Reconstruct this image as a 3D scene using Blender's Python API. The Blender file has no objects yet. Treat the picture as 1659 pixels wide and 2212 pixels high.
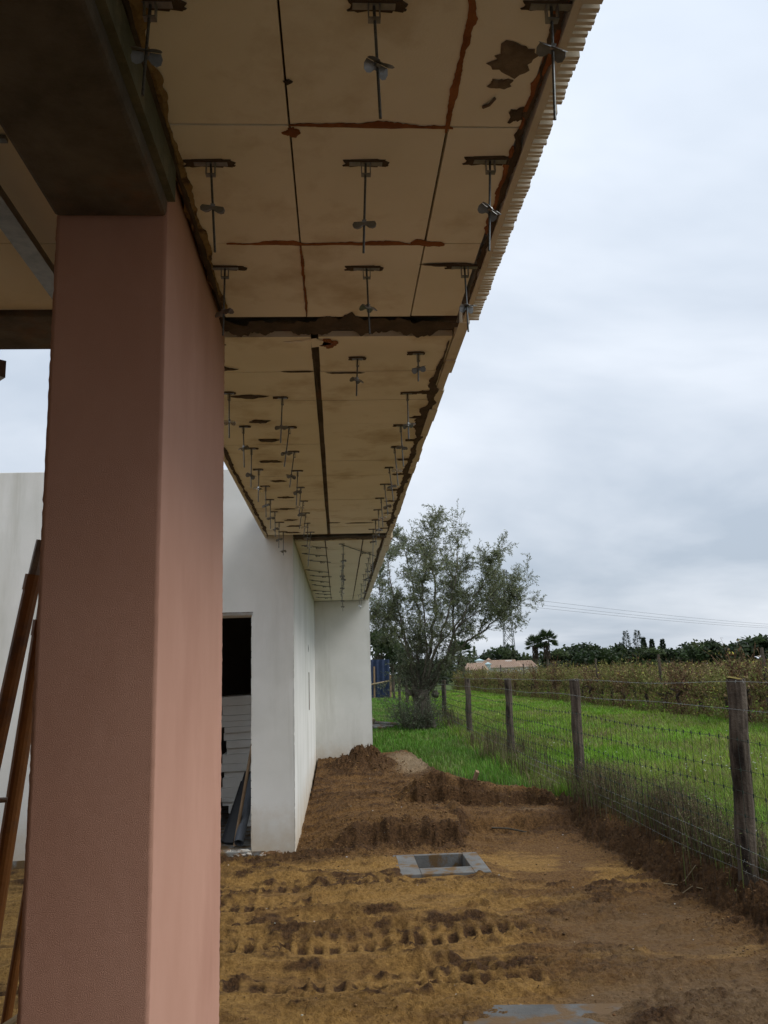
import bpy, math, random
import numpy as np
from mathutils import Vector, Matrix

random.seed(7); RNG = np.random.default_rng(11)
SC = bpy.context.scene
COL = SC.collection

# ------------------------------------------------------------------ camera
YAW, PITCH, ROLL = 0.0576065, 0.1906913, -0.0286979
cam_d = bpy.data.cameras.new('camera'); cam = bpy.data.objects.new('camera', cam_d); COL.objects.link(cam)
fw = Vector((math.sin(YAW)*math.cos(PITCH), math.cos(YAW)*math.cos(PITCH), math.sin(PITCH)))
r0 = Vector((math.cos(YAW), -math.sin(YAW), 0)); u0 = r0.cross(fw)
rr = r0*math.cos(ROLL)+u0*math.sin(ROLL); uu = -r0*math.sin(ROLL)+u0*math.cos(ROLL)
EYE = 1.56
cam.matrix_world = Matrix(((rr.x, uu.x, -fw.x, 0), (rr.y, uu.y, -fw.y, 0), (rr.z, uu.z, -fw.z, EYE), (0, 0, 0, 1)))
cam_d.sensor_fit = 'HORIZONTAL'; cam_d.sensor_width = 36.0; cam_d.lens = 36.0*1817.6/1659.0
cam_d.clip_start = 0.05; cam_d.clip_end = 6000
SC.camera = cam

# ------------------------------------------------------------------ sky and sun
SUN_DIR = Vector((0.64, -0.16, 0.75)).normalized()
sun_el = math.asin(SUN_DIR.z); sun_az = math.atan2(SUN_DIR.x, SUN_DIR.y)
W = bpy.data.worlds.new('World'); SC.world = W; W.use_nodes = True
nt = W.node_tree; nt.nodes.clear()
def N(t, kind, **kw):
    n = t.nodes.new(kind)
    for k, v in kw.items():
        if k.startswith('i_'):
            key = k[2:]
            n.inputs[int(key) if key.isdigit() else key.replace('_', ' ')].default_value = v
        else: setattr(n, k, v)
    return n
def L(t, a, b): t.links.new(a, b)
out = N(nt, 'ShaderNodeOutputWorld'); bg = N(nt, 'ShaderNodeBackground'); bg.inputs['Strength'].default_value = 0.1
sky = N(nt, 'ShaderNodeTexSky', sky_type='NISHITA', sun_disc=False, sun_elevation=sun_el, sun_rotation=sun_az, dust_density=2.0)
tc = N(nt, 'ShaderNodeTexCoord'); sep = N(nt, 'ShaderNodeSeparateXYZ'); L(nt, tc.outputs['Generated'], sep.inputs[0])
zc = N(nt, 'ShaderNodeMath', operation='MAXIMUM', i_1=0.0); L(nt, sep.outputs['Z'], zc.inputs[0])
zd = N(nt, 'ShaderNodeMath', operation='ADD', i_1=0.16); L(nt, zc.outputs[0], zd.inputs[0])
dx = N(nt, 'ShaderNodeMath', operation='DIVIDE'); L(nt, sep.outputs['X'], dx.inputs[0]); L(nt, zd.outputs[0], dx.inputs[1])
dy = N(nt, 'ShaderNodeMath', operation='DIVIDE'); L(nt, sep.outputs['Y'], dy.inputs[0]); L(nt, zd.outputs[0], dy.inputs[1])
cmb = N(nt, 'ShaderNodeCombineXYZ'); L(nt, dx.outputs[0], cmb.inputs[0]); L(nt, dy.outputs[0], cmb.inputs[1])
nz = N(nt, 'ShaderNodeTexNoise', i_Scale=0.55, i_Detail=6.0, i_Roughness=0.52, i_Distortion=0.35); L(nt, cmb.outputs[0], nz.inputs['Vector'])
rmp = N(nt, 'ShaderNodeValToRGB'); L(nt, nz.outputs[0], rmp.inputs[0])
e = rmp.color_ramp.elements
e[0].position = 0.38; e[0].color = (3.9, 4.5, 5.3, 1); e[1].position = 0.63; e[1].color = (6.7, 7.1, 7.7, 1)
gr = N(nt, 'ShaderNodeMapRange', i_1=0.0, i_2=0.75, i_3=0.92, i_4=1.34); L(nt, zc.outputs[0], gr.inputs[0])
mul = N(nt, 'ShaderNodeVectorMath', operation='SCALE'); L(nt, rmp.outputs[0], mul.inputs[0]); L(nt, gr.outputs[0], mul.inputs['Scale'])
mx = N(nt, 'ShaderNodeMix', data_type='RGBA', i_0=0.92); L(nt, sky.outputs[0], mx.inputs[6]); L(nt, mul.outputs[0], mx.inputs[7])
L(nt, mx.outputs[2], bg.inputs[0]); L(nt, bg.outputs[0], out.inputs[0])

sd = bpy.data.lights.new('sun', 'SUN'); sd.energy = 1.6; sd.angle = math.radians(28); sd.color = (1.0, 0.96, 0.9)
sun = bpy.data.objects.new('sun', sd); COL.objects.link(sun); sun.location = (10, -6, 20)
sun.rotation_euler = SUN_DIR.to_track_quat('Z', 'Y').to_euler()

SC.view_settings.view_transform = 'Standard'; SC.view_settings.look = 'None'
SC.view_settings.exposure = 0.40; SC.view_settings.gamma = 1.0; SC.view_settings.use_curve_mapping = False
SC.cycles.use_denoising = True
SC.cycles.max_bounces = 8; SC.cycles.diffuse_bounces = 5; SC.cycles.glossy_bounces = 3; SC.cycles.transparent_max_bounces = 8

# ------------------------------------------------------------------ helpers
def tag(o, label=None, cat=None, group=None, kind=None):
    if label: o['label'] = label
    if cat: o['category'] = cat
    if group: o['group'] = group
    if kind: o['kind'] = kind
    return o
def thing(name, loc, label, cat, group=None, kind=None):
    o = bpy.data.objects.new(name, None); o.location = loc; o.empty_display_size = 0.1; COL.objects.link(o)
    return tag(o, label, cat, group, kind)
def put(name, me, mat=None, parent=None, loc=None):
    o = bpy.data.objects.new(name, me); COL.objects.link(o)
    if mat is not None and len(me.materials) == 0: me.materials.append(mat)
    if parent is not None: o.parent = parent
    if loc is not None: o.location = loc
    return o
def world_loc(p):
    v = Vector((0, 0, 0))
    while p is not None:
        v += p.location; p = p.parent
    return v
_ORD = ['zeroth','first','second','third','fourth','fifth','sixth','seventh','eighth','ninth','tenth','eleventh','twelfth','thirteenth','fourteenth','fifteenth','sixteenth','seventeenth','eighteenth','nineteenth','twentieth']
def ordn(n):
    if n <= 20: return _ORD[n]
    t = {2:'twenty',3:'thirty',4:'forty',5:'fifty'}[n//10]
    return {20:'twentieth',30:'thirtieth',40:'fortieth',50:'fiftieth'}[n] if n % 10 == 0 else t+'-'+_ORD[n % 10]

class MB:
    """collects simple solids in world coordinates"""
    def __init__(s): s.v = []; s.f = []
    def add(s, vs, fs):
        o = len(s.v); s.v += [tuple(p) for p in vs]; s.f += [tuple(i+o for i in f) for f in fs]
    def box(s, x0, x1, y0, y1, z0, z1, M=None):
        vs = [Vector(p) for p in ((x0,y0,z0),(x1,y0,z0),(x1,y1,z0),(x0,y1,z0),(x0,y0,z1),(x1,y0,z1),(x1,y1,z1),(x0,y1,z1))]
        if M is not None: vs = [M @ p for p in vs]
        s.add(vs, [(0,3,2,1),(4,5,6,7),(0,1,5,4),(1,2,6,5),(2,3,7,6),(3,0,4,7)]); return s
    def tube(s, pts, rad, n=8, cap=True, hollow=False):
        pts = [Vector(p) for p in pts]
        if not isinstance(rad, (list, tuple)): rad = [rad]*len(pts)
        o = len(s.v); prev = None
        for i, p in enumerate(pts):
            d = (pts[min(i+1, len(pts)-1)]-pts[max(i-1, 0)]).normalized()
            if prev is None:
                a = Vector((0, 0, 1)) if abs(d.z) < .9 else Vector((1, 0, 0))
                u = d.cross(a).normalized()
            else:
                u = (prev-d*prev.dot(d)).normalized()
            prev = u; w = d.cross(u)
            for k in range(n):
                t = 2*math.pi*k/n
                s.v.append(tuple(p+(u*math.cos(t)+w*math.sin(t))*rad[i]))
        for i in range(len(pts)-1):
            for k in range(n):
                a = o+i*n+k; b = o+i*n+(k+1) % n
                s.f.append((a, b, b+n, a+n))
        if cap:
            s.f.append(tuple(o+k for k in range(n))[::-1]); s.f.append(tuple(o+(len(pts)-1)*n+k for k in range(n)))
        return s
    def prism(s, poly, axis, a, b):
        """poly: 2-D outline; axis 'z': (x,y) outline, extruded a..b along z; 'y': (x,z) outline; 'x': (y,z)"""
        def P(q, t): return {'z': (q[0], q[1], t), 'y': (q[0], t, q[1]), 'x': (t, q[0], q[1])}[axis]
        n = len(poly); vs = [P(q, a) for q in poly]+[P(q, b) for q in poly]
        fs = [tuple(range(n))[::-1], tuple(range(n, 2*n))]+[(i, (i+1) % n, n+(i+1) % n, n+i) for i in range(n)]
        s.add(vs, fs); return s
    def mesh(s, name, off=(0, 0, 0), smooth=False):
        me = bpy.data.meshes.new(name)
        me.from_pydata([(x-off[0], y-off[1], z-off[2]) for x, y, z in s.v], [], s.f)
        if smooth: me.polygons.foreach_set('use_smooth', [True]*len(me.polygons))
        me.validate(); me.update()
        return me
    def build(s, name, mat, parent=None, smooth=False, bevel=0, loc=None):
        off = world_loc(parent) if parent is not None else (loc or (0, 0, 0))
        o = put(name, s.mesh(name, off, smooth), mat, parent, None if parent is not None else loc)
        if bevel:
            m = o.modifiers.new('bevel', 'BEVEL'); m.width = bevel; m.segments = 2; m.limit_method = 'ANGLE'
        return o

def mesh_np(name, V, F, col=None, smooth=False, attrs=None):
    """V (n,3), F (m,k) uniform faces, col (n,3) vertex colour"""
    me = bpy.data.meshes.new(name); V = np.ascontiguousarray(V, np.float32); F = np.ascontiguousarray(F, np.int32)
    m, k = F.shape
    me.vertices.add(len(V)); me.vertices.foreach_set('co', V.ravel())
    me.loops.add(m*k); me.loops.foreach_set('vertex_index', F.ravel())
    me.polygons.add(m); me.polygons.foreach_set('loop_start', np.arange(0, m*k, k, dtype=np.int32))
    if smooth: me.polygons.foreach_set('use_smooth', np.ones(m, bool))
    me.update(calc_edges=True)
    if col is not None:
        a = me.attributes.new('col', 'FLOAT_COLOR', 'POINT')
        a.data.foreach_set('color', np.concatenate([col, np.ones((len(V), 1))], 1).astype(np.float32).ravel())
    for nme, arr in (attrs or {}).items():
        a = me.attributes.new(nme, 'FLOAT', 'POINT'); a.data.foreach_set('value', arr.astype(np.float32).ravel())
    return me

# value noise
def _h(ix, iy, seed):
    n = (ix.astype(np.int64)*374761393+iy.astype(np.int64)*668265263+seed*974634777) & 0xffffffff
    n = ((n ^ (n >> 13))*1274126177) & 0xffffffff
    return ((n ^ (n >> 16)) & 0xffff)/65535.0
def vn(x, y, seed=0):
    x = np.asarray(x, float); y = np.asarray(y, float)
    ix = np.floor(x); iy = np.floor(y); fx = x-ix; fy = y-iy
    fx = fx*fx*(3-2*fx); fy = fy*fy*(3-2*fy)
    a = _h(ix, iy, seed); b = _h(ix+1, iy, seed); c = _h(ix, iy+1, seed); d = _h(ix+1, iy+1, seed)
    return (a*(1-fx)+b*fx)*(1-fy)+(c*(1-fx)+d*fx)*fy
def fbm(x, y, o=4, seed=0, g=0.5):
    s = 0; a = 1; t = 0; x = np.asarray(x, float); y = np.asarray(y, float)
    for i in range(o):
        s = s+a*vn(x, y, seed+i*17); t += a; a *= g; x = x*2.03+11.7; y = y*2.03+5.3
    return s/t
def ss(a, b, t):
    t = np.clip((np.asarray(t, float)-a)/(b-a), 0, 1); return t*t*(3-2*t)

# vectorised blades / leaves / twigs
def blades(P, H, Wd, lean, az, col, tipcol=None):
    n = len(P); d = np.stack([np.cos(az), np.sin(az), np.zeros(n)], 1); s = np.stack([-np.sin(az), np.cos(az), np.zeros(n)], 1)
    mid = P+d*(lean*H*.35)[:, None]+np.array([0, 0, 1])*(H*.58)[:, None]
    tip = P+d*(lean*H)[:, None]+np.array([0, 0, 1])*(H*(1-.25*lean))[:, None]
    w = (Wd*.5)[:, None]
    V = np.stack([P-s*w, P+s*w, mid-s*w*.8, mid+s*w*.8, tip], 1).reshape(-1, 3)
    b = (np.arange(n)*5)[:, None]
    F = np.concatenate([b+[0, 1, 3], b+[0, 3, 2], b+[2, 3, 4]], 0)
    C = np.repeat(col, 5, 0)
    return V, F, C
def leaves(P, D, U, Ln, Wd, col):
    D = D/np.linalg.norm(D, axis=1)[:, None]; S = np.cross(D, U); S /= (np.linalg.norm(S, axis=1)[:, None]+1e-9)
    l = Ln[:, None]; w = (Wd*.5)[:, None]
    V = np.stack([P, P+D*l*.5+S*w, P+D*l, P+D*l*.5-S*w], 1).reshape(-1, 3)
    b = (np.arange(len(P))*4)[:, None]
    return V, np.concatenate([b+[0, 1, 2], b+[0, 2, 3]], 0), np.repeat(col, 4, 0)
def sticks(A, B, ra, rb, n=3):
    A = np.asarray(A, float); B = np.asarray(B, float); ra = np.broadcast_to(ra, len(A)); rb = np.broadcast_to(rb, len(A))
    d = B-A; d = d/(np.linalg.norm(d, axis=1)[:, None]+1e-9)
    ref = np.where(np.abs(d[:, 2:3]) < .9, np.array([[0, 0, 1.]]), np.array([[1., 0, 0]]))
    u = np.cross(d, ref); u /= np.linalg.norm(u, axis=1)[:, None]; w = np.cross(d, u)
    ring = []
    for (C, r) in ((A, ra), (B, rb)):
        for k in range(n):
            t = 2*math.pi*k/n; ring.append(C+(u*math.cos(t)+w*math.sin(t))*r[:, None])
    V = np.stack(ring, 1).reshape(-1, 3); b = (np.arange(len(A))*2*n)[:, None]
    F = []
    for k in range(n):
        k2 = (k+1) % n
        F.append(b+[k, k2, n+k2]); F.append(b+[k, n+k2, n+k])
    return V, np.concatenate(F, 0)
def cat(parts):
    Vs, Fs, Cs, o = [], [], [], 0
    for V, F, C in parts:
        Vs.append(V); Fs.append(F+o); Cs.append(C); o += len(V)
    return np.concatenate(Vs), np.concatenate(Fs), np.concatenate(Cs)
def pick(cols, n, jit=.25):
    c = np.array(cols)[RNG.integers(0, len(cols), n)]
    return np.clip(c*(1+RNG.uniform(-jit, jit, (n, 1)))*(1+RNG.uniform(-.06, .06, (n, 3))), 0, 1)

# ------------------------------------------------------------------ materials
def base_mat(name, rough=.8, spec=.3, metal=0.0):
    m = bpy.data.materials.new(name); m.use_nodes = True; t = m.node_tree; p = t.nodes['Principled BSDF']
    p.inputs['Roughness'].default_value = rough; p.inputs['Specular IOR Level'].default_value = spec; p.inputs['Metallic'].default_value = metal
    return m, t, p
def mat(name, c1, c2=None, scale=3.0, rough=.85, spec=.25, metal=0.0, bump=0.0, bscale=60.0, stretch=(1, 1, 1), lo=.35, hi=.65, detail=5.0, c3=None, scale3=1.0, lo3=.55, hi3=.7, bdist=.01, stretch3=None):
    m, t, p = base_mat(name, rough, spec, metal)
    tc = N(t, 'ShaderNodeTexCoord')
    mp = N(t, 'ShaderNodeMapping'); mp.inputs['Scale'].default_value = stretch; L(t, tc.outputs['Object'], mp.inputs[0])
    n = N(t, 'ShaderNodeTexNoise', i_Scale=scale, i_Detail=detail, i_Roughness=.6); L(t, mp.outputs[0], n.inputs['Vector'])
    r = N(t, 'ShaderNodeValToRGB'); L(t, n.outputs[0], r.inputs[0])
    r.color_ramp.elements[0].position = lo; r.color_ramp.elements[0].color = (*c1, 1)
    r.color_ramp.elements[1].position = hi; r.color_ramp.elements[1].color = (*(c2 or c1), 1)
    colr = r.outputs[0]
    if c3:
        mp3 = N(t, 'ShaderNodeMapping'); mp3.inputs['Scale'].default_value = stretch3 or stretch; mp3.inputs['Location'].default_value = (3.1, 7.7, 1.3); L(t, tc.outputs['Object'], mp3.inputs[0])
        n3 = N(t, 'ShaderNodeTexNoise', i_Scale=scale3, i_Detail=6.0, i_Roughness=.62); L(t, mp3.outputs[0], n3.inputs['Vector'])
        mr = N(t, 'ShaderNodeMapRange', i_1=lo3, i_2=hi3); L(t, n3.outputs[0], mr.inputs[0])
        x = N(t, 'ShaderNodeMix', data_type='RGBA'); L(t, mr.outputs[0], x.inputs[0]); L(t, colr, x.inputs[6]); x.inputs[7].default_value = (*c3, 1)
        colr = x.outputs[2]
    L(t, colr, p.inputs['Base Color'])
    if bump:
        b = N(t, 'ShaderNodeBump', i_Strength=bump, i_Distance=bdist); nb = N(t, 'ShaderNodeTexNoise', i_Scale=bscale, i_Detail=4.0, i_Roughness=.65)
        L(t, tc.outputs['Object'], nb.inputs['Vector']); L(t, nb.outputs[0], b.inputs['Height']); L(t, b.outputs[0], p.inputs['Normal'])
    return m
def col_mat(name, rough=.6, trans=.3, spec=.25):
    m, t, p = base_mat(name, rough, spec)
    a = N(t, 'ShaderNodeAttribute', attribute_name='col'); L(t, a.outputs['Color'], p.inputs['Base Color'])
    if trans:
        tr = N(t, 'ShaderNodeBsdfTranslucent'); L(t, a.outputs['Color'], tr.inputs[0])
        mxs = N(t, 'ShaderNodeMixShader', i_0=trans); o = t.nodes['Material Output']
        L(t, p.outputs[0], mxs.inputs[1]); L(t, tr.outputs[0], mxs.inputs[2]); L(t, mxs.outputs[0], o.inputs[0])
    return m

M = {}
M['column'] = mat('pink_render', (.53, .295, .215), (.59, .34, .255), 2.0, rough=.95, bump=.8, bscale=480, bdist=.0025, stretch=(1, 1, .5), c3=(.47, .25, .18), scale3=1.3, lo3=.52, hi3=.75)
M['white'] = mat('white_render', (.66, .665, .625), (.76, .76, .725), 1.3, rough=.9, bump=.25, bscale=90, bdist=.004, c3=(.47, .47, .41), scale3=.9, lo3=.50, hi3=.80, stretch3=(2.0, 2.0, .35))
def wall_splash(m):
    t = m.node_tree; p = t.nodes['Principled BSDF']; lk = p.inputs['Base Color'].links[0]; src = lk.from_socket
    tc = N(t, 'ShaderNodeTexCoord'); sp = N(t, 'ShaderNodeSeparateXYZ'); L(t, tc.outputs['Object'], sp.inputs[0])
    n = N(t, 'ShaderNodeTexNoise', i_Scale=5.0, i_Detail=8.0, i_Roughness=.7); L(t, tc.outputs['Object'], n.inputs['Vector'])
    a = N(t, 'ShaderNodeMath', operation='MULTIPLY_ADD', i_1=-.75, i_2=.375); L(t, n.outputs[0], a.inputs[0])
    b = N(t, 'ShaderNodeMath', operation='ADD'); L(t, sp.outputs['Z'], b.inputs[0]); L(t, a.outputs[0], b.inputs[1])
    f = N(t, 'ShaderNodeMapRange', i_1=.42, i_2=-.05, i_3=0.0, i_4=.75); L(t, b.outputs[0], f.inputs[0])
    x = N(t, 'ShaderNodeMix', data_type='RGBA'); L(t, f.outputs[0], x.inputs[0]); L(t, src, x.inputs[6]); x.inputs[7].default_value = (.50, .40, .27, 1)
    # thin drips
    mp = N(t, 'ShaderNodeMapping'); mp.inputs['Scale'].default_value = (9, 9, .35); L(t, tc.outputs['Object'], mp.inputs[0])
    n2 = N(t, 'ShaderNodeTexNoise', i_Scale=1.0, i_Detail=5.0, i_Roughness=.6); L(t, mp.outputs[0], n2.inputs['Vector'])
    f2 = N(t, 'ShaderNodeMapRange', i_1=.60, i_2=.74, i_3=0.0, i_4=.45); L(t, n2.outputs[0], f2.inputs[0])
    x2 = N(t, 'ShaderNodeMix', data_type='RGBA'); L(t, f2.outputs[0], x2.inputs[0]); L(t, x.outputs[2], x2.inputs[6]); x2.inputs[7].default_value = (.46, .45, .39, 1)
    L(t, x2.outputs[2], p.inputs['Base Color'])
wall_splash(M['white'])
M['xps'] = mat('foam_board', (.80, .76, .62), (.86, .82, .69), 2.6, rough=.9, bump=.25, bscale=220, bdist=.003, c3=(.52, .42, .26), scale3=2.8, lo3=.52, hi3=.78)
M['xps_far'] = mat('pale_foam_board', (.72, .67, .52), (.78, .73, .58), 2.0, rough=.9, bump=.2, bscale=200, bdist=.003, c3=(.48, .40, .26), scale3=1.5, lo3=.56, hi3=.8)
M['fascia'] = mat('cream_ribbed_foam', (.62, .57, .46), (.70, .65, .54), 5.0, rough=.85, bump=.2, bscale=200, bdist=.003, c3=(.50, .40, .26), scale3=4.0)
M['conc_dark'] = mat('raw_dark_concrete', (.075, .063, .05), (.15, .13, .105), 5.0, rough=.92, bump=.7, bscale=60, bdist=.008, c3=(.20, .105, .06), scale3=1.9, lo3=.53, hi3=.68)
M['mortar'] = mat('dark_mortar', (.06, .043, .028), (.11, .08, .052), 12, rough=.95, bump=.6, bscale=140, bdist=.006)
M['foam'] = mat('orange_foam', (.20, .07, .022), (.32, .125, .04), 14, rough=.8, bump=.6, bscale=120, bdist=.006)
M['crumb'] = mat('crumbling_foam_edge', (.24, .155, .06), (.33, .23, .10), 30, rough=.95, bump=.9, bscale=90, bdist=.01, c3=(.10, .06, .03), scale3=14, lo3=.5, hi3=.6)
M['gap'] = mat('board_gap', (.05, .04, .03), (.07, .055, .04), 10, rough=.95)
M['galv'] = mat('galvanised_steel', (.17, .18, .18), (.27, .28, .28), 25, rough=.38, spec=.4, metal=.75, bump=.1, bscale=150)
M['rod'] = mat('zinc_rod', (.08, .09, .09), (.14, .15, .15), 30, rough=.4, spec=.4, metal=.7)
M['bright'] = mat('zinc_sky_glint', (.62, .64, .65), (.75, .77, .78), 25, rough=.25, spec=.5, metal=.9)  # paler zinc for some far clips: their sky glint put into the colour
M['prop'] = mat('rusty_orange_paint', (.17, .068, .018), (.22, .09, .022), 9, rough=.55, bump=.25, bscale=60, c3=(.09, .045, .025), scale3=5, lo3=.55, hi3=.7)
M['steel_dark'] = mat('rusty_steel_tube', (.14, .10, .075), (.22, .17, .13), 16, rough=.55, metal=.4, bump=.2, bscale=80)
M['cement'] = mat('cement', (.185, .18, .165), (.26, .255, .24), 6, rough=.85, bump=.3, bscale=90, c3=(.15, .095, .045), scale3=7, lo3=.46, hi3=.58)
M['cover'] = mat('wet_concrete', (.085, .085, .082), (.125, .125, .12), 6, rough=.8, bump=.4, bscale=70, c3=(.13, .08, .038), scale3=6, lo3=.45, hi3=.56)
M['pit'] = mat('muddy_concrete', (.125, .125, .12), (.175, .175, .168), 6, rough=.85, bump=.4, bscale=80, c3=(.15, .092, .042), scale3=7, lo3=.50, hi3=.60)
M['scrape'] = mat('scraped_render', (.15, .11, .072), (.24, .185, .125), 24, rough=.95, bump=1.0, bscale=110, bdist=.01)
M['mortar_white'] = mat('white_mortar', (.42, .40, .35), (.54, .52, .47), 8, rough=.95, bump=.8, bscale=60, c3=(.16, .085, .038), scale3=9, lo3=.44, hi3=.56)
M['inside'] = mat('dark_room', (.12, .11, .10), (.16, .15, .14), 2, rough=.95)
M['board'] = mat('white_foam_sheet', (.76, .75, .71), (.84, .83, .80), 3, rough=.9, bump=.2, bscale=140)
M['black_pl'] = mat('black_plastic', (.012, .012, .014), (.02, .02, .022), 12, rough=.4, spec=.4)
M['pipe'] = mat('grey_pipe', (.085, .095, .11), (.11, .12, .135), 9, rough=.4, spec=.4)
M['wood'] = mat('weathered_wood', (.20, .13, .075), (.29, .2, .12), 6, rough=.85, stretch=(6, 6, .8), bump=.4, bscale=40)
M['post'] = mat('old_fence_post', (.055, .04, .03), (.13, .105, .082), 5, rough=.92, stretch=(7, 7, .7), bump=.8, bscale=45, bdist=.012, c3=(.022, .016, .013), scale3=2.5, lo3=.5, hi3=.65, stretch3=(4, 4, 1.2))
M['lichen'] = mat('yellow_lichen', (.16, .125, .035), (.24, .19, .06), 20, rough=.95, bump=.6, bscale=120)
M['wire'] = mat('galvanised_wire', (.17, .18, .17), (.26, .27, .26), 30, rough=.5, metal=.6)
M['mesh_wire'] = mat('green_coated_wire', (.018, .030, .022), (.03, .045, .034), 30, rough=.6)
M['bark'] = mat('olive_bark', (.085, .072, .055), (.17, .15, .12), 9, rough=.95, stretch=(3, 3, 1), bump=1.0, bscale=28, bdist=.03)
M['twig'] = mat('olive_twig', (.06, .05, .038), (.11, .095, .07), 9, rough=.9)
M['leafcol'] = col_mat('leaf_colours', .55, .38)
M['drycol'] = col_mat('dry_stem_colours', .8, .12)
M['blue'] = mat('blue_sheet', (.022, .035, .075), (.032, .05, .10), 3, rough=.6, bump=.4, bscale=8, stretch=(1, 1, 3))
M['roof'] = mat('terracotta_roof', (.36, .25, .18), (.45, .33, .25), 2.0, rough=.9)
M['farwall'] = mat('far_white_wall', (.68, .66, .62), (.74, .72, .68), 2)
M['farblue'] = mat('far_pale_blue', (.42, .55, .58), (.5, .62, .65), 2)
M['lattice'] = mat('lattice_steel', (.16, .17, .18), (.22, .23, .24), 4, rough=.6, metal=.3)
M['cable'] = mat('cable', (.12, .13, .14), rough=.6)
M['stone'] = mat('clod', (.16, .095, .045), (.22, .14, .07), 12, rough=.95, bump=.6, bscale=50)
M['straw'] = mat('pale_straw', (.24, .185, .11), (.31, .25, .16), 20, rough=.9)

# soil and grass-soil of the ground sheet
def ground_mat():
    m, t, p = base_mat('ground', .92, .2)
    tc = N(t, 'ShaderNodeTexCoord')
    def noise(sc, det=6.0, rg=.6, st=None):
        n = N(t, 'ShaderNodeTexNoise', i_Scale=sc, i_Detail=det, i_Roughness=rg)
        if st:
            mp = N(t, 'ShaderNodeMapping'); mp.inputs['Scale'].default_value = st; L(t, tc.outputs['Object'], mp.inputs[0]); L(t, mp.outputs[0], n.inputs['Vector'])
        else: L(t, tc.outputs['Object'], n.inputs['Vector'])
        return n.outputs[0]
    def ramp(v, a, ca, b, cb):
        r = N(t, 'ShaderNodeValToRGB'); L(t, v, r.inputs[0]); q = r.color_ramp.elements
        q[0].position = a; q[0].color = (*ca, 1); q[1].position = b; q[1].color = (*cb, 1); return r.outputs[0]
    def mix(f, a, b):
        x = N(t, 'ShaderNodeMix', data_type='RGBA'); L(t, f, x.inputs[0]); L(t, a, x.inputs[6]); L(t, b, x.inputs[7]); return x.outputs[2]
    def att(n): return N(t, 'ShaderNodeAttribute', attribute_name=n).outputs['Fac']
    def math_(op, a, b):
        n = N(t, 'ShaderNodeMath', operation=op)
        for i, q in enumerate((a, b)):
            if isinstance(q, (int, float)): n.inputs[i].default_value = q
            else: L(t, q, n.inputs[i])
        return n.outputs[0]
    def mr(v, a, b, c=0.0, d=1.0):
        n = N(t, 'ShaderNodeMapRange', i_1=a, i_2=b, i_3=c, i_4=d); L(t, v, n.inputs[0]); return n.outputs[0]
    fine = noise(44, 9, .72, (1, .8, 1)); mid = noise(6, 9, .68, (1, 2.2, 1)); big = noise(1.5, 6, .6, (.8, 1.9, 1)); blot = noise(3.2, 7, .62, (.9, 1.7, 1))
    brown = ramp(fine, .33, (.088, .044, .016), .67, (.27, .146, .051))
    ochre = ramp(fine, .30, (.19, .10, .027), .68, (.46, .27, .083))
    grey = ramp(noise(30, 9, .72, (1, 2, 1)), .38, (.145, .088, .042), .66, (.26, .165, .082))
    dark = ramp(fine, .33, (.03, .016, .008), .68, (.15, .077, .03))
    pale = ramp(fine, .35, (.24, .17, .10), .68, (.36, .27, .17))
    turf = ramp(noise(9, 7, .7), .35, (.045, .065, .014), .65, (.08, .12, .024))
    f_och = mr(math_('ADD', math_('MULTIPLY', att('ochre'), .46), math_('ADD', math_('MULTIPLY', mid, .65), math_('MULTIPLY', big, .85))), .92, 1.14)
    c = mix(f_och, brown, ochre)
    f_gr = mr(math_('ADD', math_('MULTIPLY', att('grey'), .8), math_('ADD', math_('MULTIPLY', blot, .6), math_('MULTIPLY', mid, .3))), .68, .95)
    c = mix(f_gr, c, grey)
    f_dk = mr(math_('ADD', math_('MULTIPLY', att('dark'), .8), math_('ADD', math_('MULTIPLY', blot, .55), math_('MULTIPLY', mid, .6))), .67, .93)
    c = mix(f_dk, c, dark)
    c = mix(mr(math_('ADD', att('pale'), math_('MULTIPLY', mid, .6)), .7, 1.1), c, pale)
    c = mix(mr(math_('ADD', att('turf'), math_('MULTIPLY', mid, .3)), .5, .8), c, turf)
    L(t, c, p.inputs['Base Color'])
    L(t, mr(f_gr, 0, 1, .92, .8), p.inputs['Roughness'])
    b = N(t, 'ShaderNodeBump', i_Strength=1.0, i_Distance=.035); L(t, math_('ADD', math_('MULTIPLY', fine, .9), math_('ADD', noise(22, 6, .7), math_('MULTIPLY', noise(140, 4, .7), .35))), b.inputs['Height']); L(t, b.outputs[0], p.inputs['Normal'])
    return m
M['ground'] = ground_mat()

# ------------------------------------------------------------------ ground sheet
TOE_Y = [3.5, 5.0, 5.6, 5.82, 6.4, 7.03, 7.8, 8.8, 9.9, 10.5]; TOE_X = [2.55, 2.50, 2.47, 2.45, 2.45, 2.42, 2.38, 2.40, 2.45, 2.5]
TOP_Y = [3.5, 5.0, 6.56, 8.05, 9.1, 9.8, 10.5]; TOP_X = [2.88, 2.86, 2.88, 2.98, 2.86, 2.68, 2.62]
GR_X = [-.5, .58, 1.23, 1.5, 1.79, 2.02, 2.49, 2.62]; GR_Y = [15.7, 15.7, 16.3, 13.1, 12.1, 11.8, 10.9, 9.8]
def field_z(x, y):
    return .11+.17*np.maximum(ss(13.5, 23, y), ss(3, 9, x))+.05*(fbm(x*.25, y*.25, 3, 5)-.5)
def crest(x): return 10.32+.28*(fbm(x*2.2, x*0+1.7, 3, 91)-.5)+.10*(fbm(x*9, x*0, 2, 92)-.5)-.55*ss(2.15, 2.55, x)
def step1(x): return 8.33+.72*ss(1.12, 1.22, x)+.26*(fbm(x*2.6, x*0+.4, 3, 93)-.5)+.02*(fbm(x*11, x*0, 2, 94)-.5)
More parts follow.
